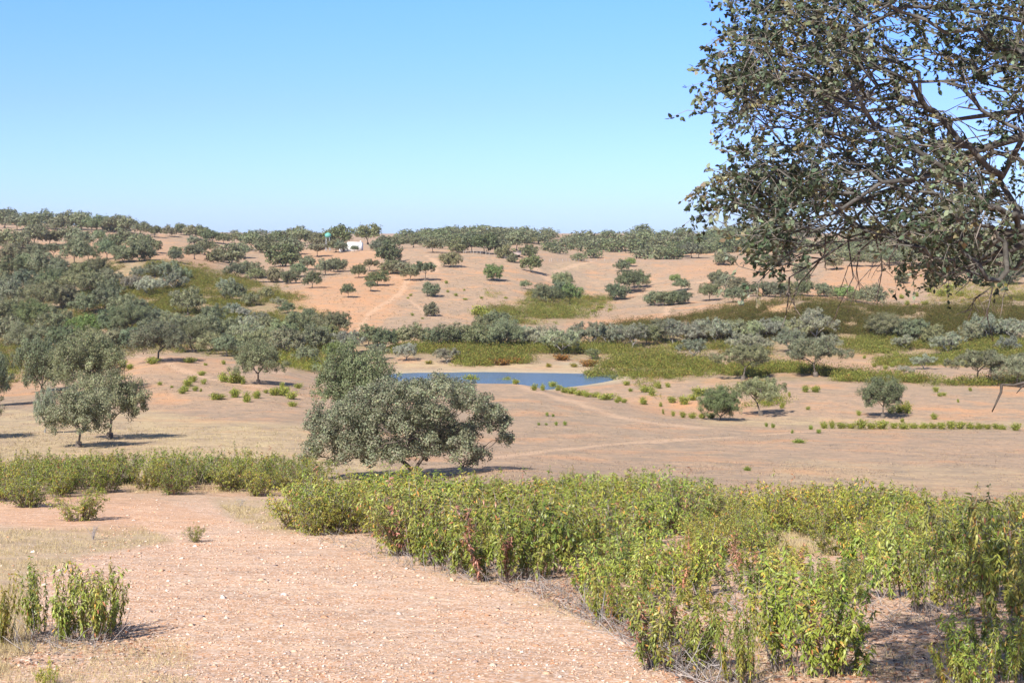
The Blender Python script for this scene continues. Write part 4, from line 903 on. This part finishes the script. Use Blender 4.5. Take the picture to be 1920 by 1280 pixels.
bushes('on the bare patch in the belt scrub', '1640,688,9,10 1650,684,10,10 1660,692,9,9 1672,688,10,10 1665,680,9,8 1620,672,8,7 1628,656,18,12 1645,658,18,12 1660,662,16,12 1680,668,12,10')
bushes('on the far pond bank', '805,682,14,8 858,680,12,10 900,684,26,12 915,686,16,14 850,680,8,8 976,682,9,8 1028,688,11,9 1076,688,13,8 1156,690,7,6', (1.0, .8, .75), 'olive-brown bush')
bushes('on the far pond bank among the green', '1054,675,32,12 1103,687,28,14 938,684,34,14 966,680,30,12', (.95, .42, .5), 'rust-brown bush')
bushes('on the bare hill slope', '770,555,6,5 765,560,5,4 837,532,7,7 840,548,6,5 855,555,8,6 870,545,5,4 773,592,6,6 792,598,5,4 894,590,30,18 912,594,24,14 872,562,10,4 903,560,7,5 948,560,7,5 1240,560,6,6 1060,580,14,8 1100,560,16,8 1126,578,16,6 1113,585,14,6 1143,582,7,5')
bushes('on the bare hill at far right', '1727,519,5,5 1690,560,10,10 1700,572,12,9 1720,556,9,9 1742,548,14,12 1768,556,22,18 1780,545,18,14 1800,556,16,12 1735,572,14,10 1715,578,10,8')
print('BUSHES', NB)

# ------------------------------------------------------------------ scrub on the hills: uncountable
def scrub(name, polys, spacing, size, seed, dens=None, tint=(1, 1, 1), dmin=0, nq=60):
    rs = np.random.RandomState(seed); Ps = []
    for poly in polys:
        xs = [p[0] for p in poly]; ys = [p[1] for p in poly]
        k = int((max(xs) - min(xs)) * (max(ys) - min(ys)) / spacing)
        a = rs.uniform(min(xs), max(xs), k); b = rs.uniform(min(ys), max(ys), k)
        m = inpoly(a + 16 * rs.randn(k), b + 4 * rs.randn(k), poly)
        P = ground_many(a[m], b[m], dmin); Ps.append(P[fbm(P[:, 0] / 9, P[:, 1] / 9, 3) > dens + .25 * (rs.rand(len(P)) - .5)])
    Ps = np.vstack(Ps); m = len(Ps); sz = size * np.exp(rs.randn(m) * .33)
    idx = np.repeat(np.arange(m), nq); k = len(idx)
    off = rs.randn(k, 3) * np.array([.42, .42, 0]) ; off[:, 2] = rs.rand(k) * (1.0 - .45 * np.hypot(off[:, 0], off[:, 1]))
    P = Ps[idx] + off * sz[idx][:, None] * np.array([1, 1, .9]); C = CG[rs.randint(0, 5, k)] * (1 + .2 * rs.randn(m, 1)[idx]) * (1 + .2 * rs.randn(k, 1)) * np.array(tint) * np.array([.76, .74, 1.2])
    br = rs.rand(m)[idx] < .12; C[br] = C[br] * np.array([1.1, .75, .9])
    g = Geo(); g.leaves(P, nrm(rs.randn(k, 3) * .6 + np.array([0, 0, .8])), nrm(rs.randn(k, 3) + off * 1.2), size * rs.uniform(.13, .26, k), size * .07, np.clip(C, .015, .5))
    print(name, m); tag(obj(name, g.mesh(name, M_SCR)), kind='stuff')
scrub('left_hill_scrub', [[(175, 492), (330, 493), (430, 518), (540, 550), (610, 605), (655, 650), (560, 660), (420, 636), (300, 625), (150, 560)]], 5.0, 1.35, 1, -.12, (.82, .80, .7), 245)
scrub('left_hill_scrub', [[(-60, 500), (175, 500), (260, 600), (640, 650), (600, 690), (540, 690), (430, 668), (240, 655), (200, 700), (-60, 730)]], 16, 1.3, 2, -.2, (.75, .75, .65), 200)
scrub('pond_bank_scrub', [[(720, 664), (960, 664), (1200, 664), (1200, 650), (960, 645), (720, 650)], [(850, 682), (905, 688), (940, 682), (1000, 680), (960, 664), (860, 668)], [(1110, 676), (1190, 668), (1340, 682), (1350, 698), (1210, 694), (1120, 686)]], 4.6, 1.5, 3, -.04, (.90, .89, .8), 236)
scrub('pond_bank_scrub', [[(1200, 640), (1420, 640), (1450, 672), (1330, 664), (1210, 664)], [(1560, 632), (1750, 634), (1940, 640), (1940, 668), (1760, 660), (1700, 650), (1640, 668), (1600, 650), (1560, 652)], [(1740, 660), (1940, 664), (1940, 690), (1780, 690)]], 4.8, 1.45, 4, .06, (.92, .90, .85), 236)
scrub('right_hill_scrub', [[(1110, 628), (1140, 612), (1260, 600), (1400, 572), (1500, 560), (1640, 574), (1740, 582), (1810, 574), (1940, 552), (1940, 632), (1500, 636), (1110, 640)]], 4.0, 1.3, 5, -.08, (.56, .50, .55), 268)
scrub('gully_scrub', [[(890, 588), (960, 570), (1010, 575), (1090, 562), (1150, 556), (1140, 572), (1090, 596), (1000, 610), (930, 610)], [(985, 548), (1060, 548), (1100, 560), (1000, 575)]], 6, 1.6, 6, -.15, (.9, .9, .85), 290)
scrub('gully_scrub', [[(905, 545), (935, 545), (940, 560), (910, 556)], [(1740, 530), (1900, 530), (1940, 560), (1760, 575)]], 14, 1.3, 7, -.4, (1.1, 1.05, .8), 290)
scrub('right_field_scrub', [[(1330, 700), (1480, 690), (1600, 700), (1740, 712), (1740, 720), (1560, 716), (1400, 714)], [(1360, 690), (1480, 684), (1560, 690), (1560, 712), (1460, 732), (1400, 716)], [(1700, 706), (1940, 712), (1940, 724), (1700, 720)], [(1100, 700), (1330, 702), (1330, 712), (1100, 710)], [(1640, 676), (1780, 672), (1780, 700), (1660, 700)]], 5, 1.35, 8, .08, (.92, .92, .8), 205)
scrub('right_field_scrub', [[(1190, 716), (1480, 712), (1480, 760), (1330, 770), (1240, 760)]], 22, 1.2, 9, .08, (1, 1, .85), 180)
scrub('left_field_scrub', [[(545, 672), (620, 680), (606, 698), (562, 694)], [(500, 668), (560, 668), (560, 690), (520, 680)]], 4.5, 1.3, 10, -.8, (1, 1, .8), 195)

# ------------------------------------------------------------------ stones, dry grass, litter on the near slope
def spot(n, poly, rs, p=1.0):
    xs = [q[0] for q in poly]; ys = [q[1] for q in poly]; out = []
    while len(out) < n:
        a = rs.uniform(min(xs), max(xs)); b = min(ys) + (max(ys) - min(ys)) * rs.rand() ** p
        if inpoly(np.array(a), np.array(b), poly):
            out.append((a, b))
    a = np.array(out); h = np.array([(b - HY) / F for b in a[:, 1]])
    d = 3.8 / h                                    # solve ground distance by iteration
    for _ in range(30): x = (a[:, 0] - CX) / F * d; d = .5 * d + .5 * (-H(x, d) / h)
    x = (a[:, 0] - CX) / F * d; return np.stack([x, d, H(x, d)], -1)
def stones():
    rs = np.random.RandomState(5); g = Geo()
    for poly, n in (([(-60, 1290), (1420, 1290), (1180, 1200), (980, 1110), (760, 1060), (560, 1000), (540, 960), (240, 930), (200, 1000), (60, 1090), (-60, 1100)], 34000),
                    ([(-60, 940), (300, 930), (560, 945), (560, 1000), (-60, 1100)], 1200), ([(1540, 1290), (1560, 1170), (1800, 1140), (1800, 1290)], 900)):
        P = spot(n, poly, rs, .8); P = P[fbm(P[:, 0] * .9, P[:, 1] * .9, 3) + .5 * rs.rand(len(P)) > -.05]; m = len(P); sz = .0050 * np.exp(rs.randn(m) * .62); sz[rs.rand(m) < .006] *= 2.2
        sz = np.minimum(sz, .045) * np.clip(P[:, 1] / 14, 1, 2)
        T = np.array([(1, 0, 0), (0, 1, 0), (-1, 0, 0), (0, -1, 0), (.1, .1, .75), (0, 0, -.6)], float)
        V = T[None] * (1 + .35 * rs.randn(m, 6, 1)) * sz[:, None, None] * np.array([1.3, 1, .7]); a = rs.rand(m) * 6.28
        c, s = np.cos(a)[:, None], np.sin(a)[:, None]; V = np.stack([V[..., 0] * c - V[..., 1] * s, V[..., 0] * s + V[..., 1] * c, V[..., 2]], -1) + P[:, None] + [0, 0, .003]
        f = np.array([(0, 1, 4), (1, 2, 4), (2, 3, 4), (3, 0, 4), (1, 0, 5), (2, 1, 5), (3, 2, 5), (0, 3, 5)])
        pal = np.array([(.60, .43, .32), (.55, .34, .22), (.68, .55, .46), (.46, .24, .14), (.30, .22, .19), (.58, .39, .27)]); C = pal[rs.choice(6, m, p=[.3, .22, .16, .14, .06, .12])] * (1 + .1 * rs.randn(m, 1))
        g.add(V.reshape(-1, 3), t=(np.arange(m)[:, None, None] * 6 + f[None]).reshape(-1, 3), c=np.repeat(np.clip(C, 0, .85), 6, 0))
    tag(obj('gravel', g.mesh('gravel', M_STONE)), kind='stuff')
stones()
def grass():
    rs = np.random.RandomState(6); g = Geo()
    for poly, n, hh in (([(-60, 985), (120, 995), (260, 985), (330, 1015), (160, 1040), (70, 1090), (50, 1240), (-60, 1290)], 5200, .10), ([(400, 940), (560, 942), (560, 1000), (470, 990)], 1800, .12),
                        ([(1420, 975), (1630, 975), (1640, 1040), (1450, 1045)], 3500, .14), ([(-60, 880), (600, 880), (760, 905), (560, 925), (-60, 925)], 5000, .16),
                        ([(1000, 1090), (1300, 1280), (1900, 1290), (1900, 1050), (1200, 1000)], 3600, .08), ([(-60, 800), (760, 800), (760, 880), (-60, 880)], 5000, .2),
                        ([(-60, 1200), (360, 1200), (360, 1290), (-60, 1290)], 1500, .07), ([(540, 960), (800, 1000), (1000, 1100), (1200, 1210), (900, 1110), (560, 1000)], 1600, .06)):
        P = spot(n, poly, rs, 1.0); cl = fbm(P[:, 0] * 1.2, P[:, 1] * 1.2, 3) > -.15; P = P[cl]; m = len(P); k = 4; idx = np.repeat(np.arange(m), k)
        Q = P[idx] + rs.randn(len(idx), 3) * [.03, .03, 0]; A = nrm(rs.randn(len(idx), 3) * .5 + [0, 0, .9]); ln = hh * rs.uniform(.4, 1.2, len(idx))
        C = np.array([.50, .40, .22]) * (1 + .2 * rs.randn(len(idx), 1)); g.leaves(Q, A, nrm(rs.randn(len(idx), 3)), ln, np.maximum(.004, Q[:, 1] * .00022), np.clip(C, .05, .8))
    tag(obj('dry_grass', g.mesh('dry_grass', M_STRAW)), kind='stuff')
grass()
def litter():
    rs = np.random.RandomState(8); g = Geo()
    for poly, n in (([(1000, 1090), (1300, 1285), (1900, 1290), (1900, 1050), (1200, 1000)], 8000), ([(560, 985), (760, 1030), (860, 1080), (1000, 1115), (1180, 1200), (1260, 1262), (1300, 1290), (1350, 1200), (1050, 1065), (700, 985)], 7000), ([(0, 1170), (300, 1180), (260, 1240), (0, 1250)], 700)):
        P = spot(n, poly, rs); m = len(P); pal = np.array([(.26, .12, .07), (.38, .19, .11), (.10, .08, .07), (.30, .24, .20)]); C = pal[rs.randint(0, 4, m)] * (1 + .2 * rs.randn(m, 1))
        g.leaves(P + [0, 0, .012], rs.randn(m, 3) * [1, 1, .25], nrm(rs.randn(m, 3) * .5 + [0, 0, 1]), rs.uniform(.03, .09, m), rs.uniform(.006, .022, m), np.clip(C, .03, .7), blade=True)
    tag(obj('leaf_litter', g.mesh('leaf_litter', M_STRAW)), kind='stuff')
litter()

def dead_brush():
    rs = np.random.RandomState(18); g = Geo()
    P = np.vstack([spot(900, [(560, 1005), (760, 1066), (850, 1085), (1000, 1122), (1130, 1185), (1250, 1262), (1290, 1290), (1420, 1290), (1230, 1190), (1030, 1090), (780, 1030), (600, 990)], rs),
                   spot(420, [(1150, 1030), (1300, 1040), (1640, 1090), (1850, 1130), (1780, 1200), (1540, 1200), (1400, 1180), (1200, 1090)], rs), spot(120, [(20, 1190), (240, 1180), (240, 1215), (20, 1230)], rs)])
    for p in P:
        c = np.array([.33, .29, .27]) * rs.uniform(.35, 1.3); dr = nrm(rs.randn(3) * [1, 1, .35] + [0, 0, rs.rand() * 1.1]); l = rs.uniform(.1, .42)
        a = p + dr * l * .5 + rs.randn(3) * .02; b = p + dr * l; a[2] = max(a[2], p[2] + .01); b[2] = max(b[2], p[2] + .01)
        g.tube([p, a, b], [.0045, .0035, .0015], 3, c=c)
        if rs.rand() < .5: g.tube([a, a + nrm(rs.randn(3) + [0, 0, .3]) * l * .4], [.003, .0012], 3, c=c)
    tag(obj('dead_brush', g.mesh('dead_brush', M_TWIG)), kind='stuff')
dead_brush()
def field_stubble():
    rs = np.random.RandomState(28); g = Geo()
    for poly, n, pal, hh, ww in (([(-60, 740), (240, 700), (620, 700), (600, 880), (760, 905), (1100, 905), (1960, 960), (1960, 735), (1300, 735), (980, 722), (760, 760), (600, 760), (-60, 860)], 26000, [(.30, .22, .16), (.46, .35, .21), (.20, .155, .125), (.40, .27, .17)], .13, .028),
                             ([(460, 620), (520, 540), (700, 480), (1000, 480), (1480, 490), (1760, 500), (1760, 560), (1500, 560), (1000, 620), (700, 640)], 9000, [(.26, .20, .12), (.36, .28, .15), (.18, .15, .10)], .28, .09),
                             ([(200, 655), (440, 670), (600, 720), (600, 760), (200, 740)], 3500, [(.30, .22, .16), (.44, .34, .20), (.22, .17, .13)], .16, .04)):
        xs = [q[0] for q in poly]; ys = [q[1] for q in poly]; a = rs.uniform(min(xs), max(xs), n * 2); b = rs.uniform(min(ys), max(ys), n * 2); m = inpoly(a, b, poly)
        P = ground_many(a[m][:n], b[m][:n], 50); P = P[fbm(P[:, 0] / 5, P[:, 1] / 5, 4) + .35 * rs.randn(len(P)) > .12]; m = len(P); idx = np.repeat(np.arange(m), 5)
        Q = P[idx] + rs.randn(len(idx), 3) * [.16, .16, 0]; C = np.array(pal)[rs.randint(0, len(pal), m)][idx] * (1 + .15 * rs.randn(len(idx), 1))
        g.leaves(Q, nrm(rs.randn(len(idx), 3) * .8 + [0, 0, .8]), nrm(rs.randn(len(idx), 3)), hh * rs.uniform(.5, 1.4, len(idx)), ww, np.clip(C, .03, .7))
    tag(obj('dry_stubble', g.mesh('dry_stubble', M_STRAW)), kind='stuff')
field_stubble()

# dead shrubs, saplings
def twiggy(name, P, wd, ht, n, col, label, cat, seed, grp=None, up=.6):
    rs = np.random.RandomState(seed); g = Geo(); tw = g
    for i in range(n):
        a = rs.rand() * 6.28; e = np.array([math.cos(a) * rs.rand() * wd * .5, math.sin(a) * rs.rand() * wd * .5, ht * rs.uniform(.6, 1)])
        m = e * [.35, .35, .5] + rs.randn(3) * .04 * ht; g.tube([(0, 0, 0), m, e], [.012 * ht, .008 * ht, .003 * ht], 4, c=col)
        for _ in range(7):
            t = rs.uniform(.3, 1); b = m * (1 - t) + e * t; dr = nrm(rs.randn(3) + [0, 0, up]); l = ht * rs.uniform(.1, .3); c_ = b + dr * l
            tw.tube([b, b + dr * l * .5 + rs.randn(3) * .02 * ht, c_], [.005 * ht, .004 * ht, .002 * ht], 3, c=col)
            tw.tube([b + dr * l * .5, b + dr * l * .5 + nrm(rs.randn(3) + [0, 0, up]) * l * .5], [.004 * ht, .0015 * ht], 3, c=col)
    o = empty(name, P, label, cat, grp); obj('stem', g.mesh(name + '_stems', M_TWIG), o)
def gp(px, py): return ground(px, py)
P = gp(1497, 1000); twiggy('dead_shrub', P, .75, .85, 12, (.50, .46, .42), 'bleached dead shrub of bare pale twigs behind the dry grass gap', 'dead shrub', 1)
P = gp(175, 1012); twiggy('dead_shrub', P, .5, .28, 14, (.34, .31, .31), 'low grey dead shrub on the straw patch at left', 'dead shrub', 2, up=.2)
P = gp(1560, 985); twiggy('dead_shrub', P, .6, .5, 12, (.40, .36, .34), 'small grey dead shrub among dry grass right of the bleached one', 'dead shrub', 3)
P = gp(452, 950); twiggy('dead_shrub', P, .9, .3, 14, (.36, .33, .31), 'flat grey dead brush in front of the left shrub band', 'dead shrub', 4, up=.2)
P = gp(418, 872); twiggy('bare_sapling', P, .7, 1.1, 3, (.36, .32, .30), 'leafless sapling behind the left shrub band, left one of two', 'sapling', 5)
P = gp(438, 876); twiggy('bare_sapling', P, .6, 1.0, 3, (.36, .32, .30), 'leafless sapling behind the left shrub band, right one of two', 'sapling', 6)
P = gp(1130, 1130); twiggy('dead_shrub', P, .7, .3, 10, (.28, .24, .22), 'low tangle of dead twigs at the front foot of the thicket', 'dead shrub', 7, up=.1)
for px, py, lab in ((30, 866, 'thin metal fence post at the far left behind the shrub band'), (128, 878, 'thin metal fence post below the twin oaks')):
    P = ground(px, py); g = Geo(); g.tube([P * 0 + [0, 0, -.1], [.01, 0, .8]], [.018, .018], 6, c=(.12, .10, .09)); g.box((-.03, -.03, .76), (.04, .03, .82), c=(.12, .1, .09))
    o = obj('fence_post', g.mesh('fence_post', M_METAL)); o.location = P; tag(o, lab, 'fence post', 'metal posts in the left field')

# ------------------------------------------------------------------ farm buildings on the ridge
WH = (.86, .86, .84)
def house(px, py, wpx, hpx, label, extra=True, depth=7.0, dmin=400):
    P = ground(px, py, dmin); k = P[1] / F; w_, h_ = wpx * k, hpx * k; o = empty('farmhouse', P - np.array([0, 0, .3]), label, 'house')
    g = Geo(); g.box((-w_ / 2, 0, 0), (w_ / 2, depth, h_ + .3), c=WH); 
    if extra:
        g.box((-w_ / 2 - .02, -.02, h_ + .3), (w_ / 2 + .02, .35, h_ + .55), c=WH); g.box((w_ / 2 - .6, -.03, h_ + .55), (w_ / 2 + .03, .6, h_ + 1.0), c=WH)
    obj('wall', g.mesh('house_wall', M_WALL), o)
    g = Geo(); g.box((-w_ / 2, .37, h_ + .31), (w_ / 2, depth, h_ + .42), c=(.42, .2, .12)); obj('roof', g.mesh('house_roof', M_WALL), o)
    if extra:
        g = Geo(); L = w_ * .55; g.box((-w_ / 2 - L, 1.0, 0), (-w_ / 2 - .01, depth - 1, h_ * .5), c=WH); wg = obj('wing', g.mesh('house_wing', M_WALL), o)
        g = Geo(); g.box((-w_ / 2 - L * .6, .93, .3), (-w_ / 2 - L * .6 + 1.0, .99, h_ * .42), c=(.16, .1, .06)); obj('door', g.mesh('house_door', M_WALL), wg)
    return P
house(664, 471, 27, 16, 'white flat-topped farmhouse with a low wing among oaks on the ridge')
house(6, 408, 6, 4, 'tiny white cottage on the far left skyline wood', False, 5, 700); house(41, 415, 5, 4, 'tiny white cottage above the bare scar on the left skyline', False, 5, 700)
house(1015, 447, 5, 7, 'small white building on the skyline right of the far wooded hill', False, 5, 600)
P = ground(615, 470, 400); k = P[1] / F; zt = (470 - 441) * k; r = 6.2 * k
o = empty('water_tank', P, 'green domed water tank raised above the ridge oaks beside the farmhouse', 'water tank')
g = Geo(); prof = [(0.25, -.75), (.8, -.62), (.96, -.35), (1, 0), (.9, .35), (.6, .62), (.2, .78)]; a = np.arange(18) * 2 * math.pi / 18
V = np.array([(q * r * math.cos(t), q * r * math.sin(t), zt + z * r) for q, z in prof for t in a]); n_ = len(prof)
q = [(i * 18 + j, i * 18 + (j + 1) % 18, (i + 1) * 18 + (j + 1) % 18, (i + 1) * 18 + j) for i in range(n_ - 1) for j in range(18)]
V = np.vstack([V, [(0, 0, zt + .82 * r), (0, 0, zt - .78 * r)]]); t = [((n_ - 1) * 18 + j, (n_ - 1) * 18 + (j + 1) % 18, n_ * 18) for j in range(18)] + [((j + 1) % 18, j, n_ * 18 + 1) for j in range(18)]
g.add(V, q=q, t=t, c=(.13, .36, .30)); obj('vessel', g.mesh('tank_vessel', M_METAL, True), o)
for j in range(4):
    g = Geo(); a_ = j * math.pi / 2 + .7; g.tube([(math.cos(a_) * r * .9, math.sin(a_) * r * .9, -.3), (math.cos(a_) * r * .7, math.sin(a_) * r * .7, zt - .3 * r)], [.12, .12], 6, c=(.3, .3, .3)); obj('leg', g.mesh('tank_leg', M_METAL), o)
# open-fronted sheds at the end of the track
for px, py, wp, lab in ((968, 482, 15, 'open-fronted farm shed with a pale roof beside the track'), (998, 474, 11, 'smaller farm shed under the trees right of the pale-roofed one')):
    P = ground(px, py, 400); k = P[1] / F; w_ = wp * k; h_ = 5.5 * k; o = empty('farm_shed', P - np.array([0, 0, .2]), lab, 'shed')
    g = Geo(); g.box((-w_ / 2, 4, 0), (w_ / 2, 4.2, h_), c=(.14, .1, .08)); g.box((-w_ / 2, 0, 0), (-w_ / 2 + .2, 3.99, h_), c=(.2, .15, .12)); g.box((w_ / 2 - .2, 0, 0), (w_ / 2, 3.99, h_), c=(.2, .15, .12)); obj('wall', g.mesh('shed_wall', M_WALL), o)
    g = Geo(); V = [(-w_ / 2 - .3, -.4, h_ - .1), (w_ / 2 + .3, -.4, h_ - .1), (w_ / 2 + .3, 4.5, h_ + 1.1), (-w_ / 2 - .3, 4.5, h_ + 1.1)]; g.add(V + [(x, y, z + .12) for x, y, z in V], q=[(3, 2, 1, 0), (4, 5, 6, 7), (0, 1, 5, 4), (1, 2, 6, 5), (2, 3, 7, 6), (3, 0, 4, 7)], c=(.42, .32, .27)); obj('roof', g.mesh('shed_roof', M_WALL), o)
# pale fences with posts and two wires
def fence(pts, n, label, h=1.2, r=.08):
    W = [ground(a, b, 380) for a, b in pts]; o = empty('wire_fence', W[0], label, 'fence'); fr = np.random.RandomState(n + int(W[0][1])); L = np.cumsum([0] + [np.linalg.norm(b - a) for a, b in zip(W[:-1], W[1:])]); Wa = np.array(W); tops = []
    for i in range(n):
        s = L[-1] * np.clip((i + .6 * (fr.rand() - .5)) / (n - 1), 0, 1); hh_ = h; h = hh_ * fr.uniform(.75, 1.1); p = np.array([np.interp(s, L, Wa[:, c]) for c in range(3)]); p[2] = float(H(p[0], p[1])); g = Geo()
        g.tube([p - W[0] - [0, 0, .2], p - W[0] + [0, 0, h * .9], p - W[0] + [0, 0, h]], [r, r, r * .6], 6, c=np.array((.46, .41, .36)) * fr.uniform(.6, 1.15)); obj('post', g.mesh('fence_post', M_METAL), o); tops.append(p - W[0]); h = hh_
    g = Geo(); [g.tube(np.array(tops) + [0, 0, h * f], .015, 3, c=(.35, .33, .3)) for f in (.5, .85)]; obj('wire', g.mesh('fence_wires', M_METAL), o)
fence([(862, 474), (900, 477), (935, 482), (962, 492)], 16, 'pale post-and-wire fence running down beside the track on the bare hill')
fence([(1010, 490), (1060, 490), (1110, 490), (1150, 489)], 16, 'pale post-and-wire fence along the brow under the far trees')

# thin summer haze over the whole valley
def haze():
    m, n, l = new_mat('haze_air'); out = n.new('ShaderNodeOutputMaterial'); v = n.new('ShaderNodeVolumePrincipled')
    v.inputs['Color'].default_value = (.80, .88, 1.0, 1); v.inputs['Density'].default_value = .00007; v.inputs['Anisotropy'].default_value = .2
    l.new(v.outputs[0], out.inputs['Volume']); g = Geo(); zlo = float(Zh.min()) - 1; g.box((-19000, -80, zlo), (19000, 4100, 60)); o = obj('haze', g.mesh('haze', m)); tag(o, kind='stuff')
haze()
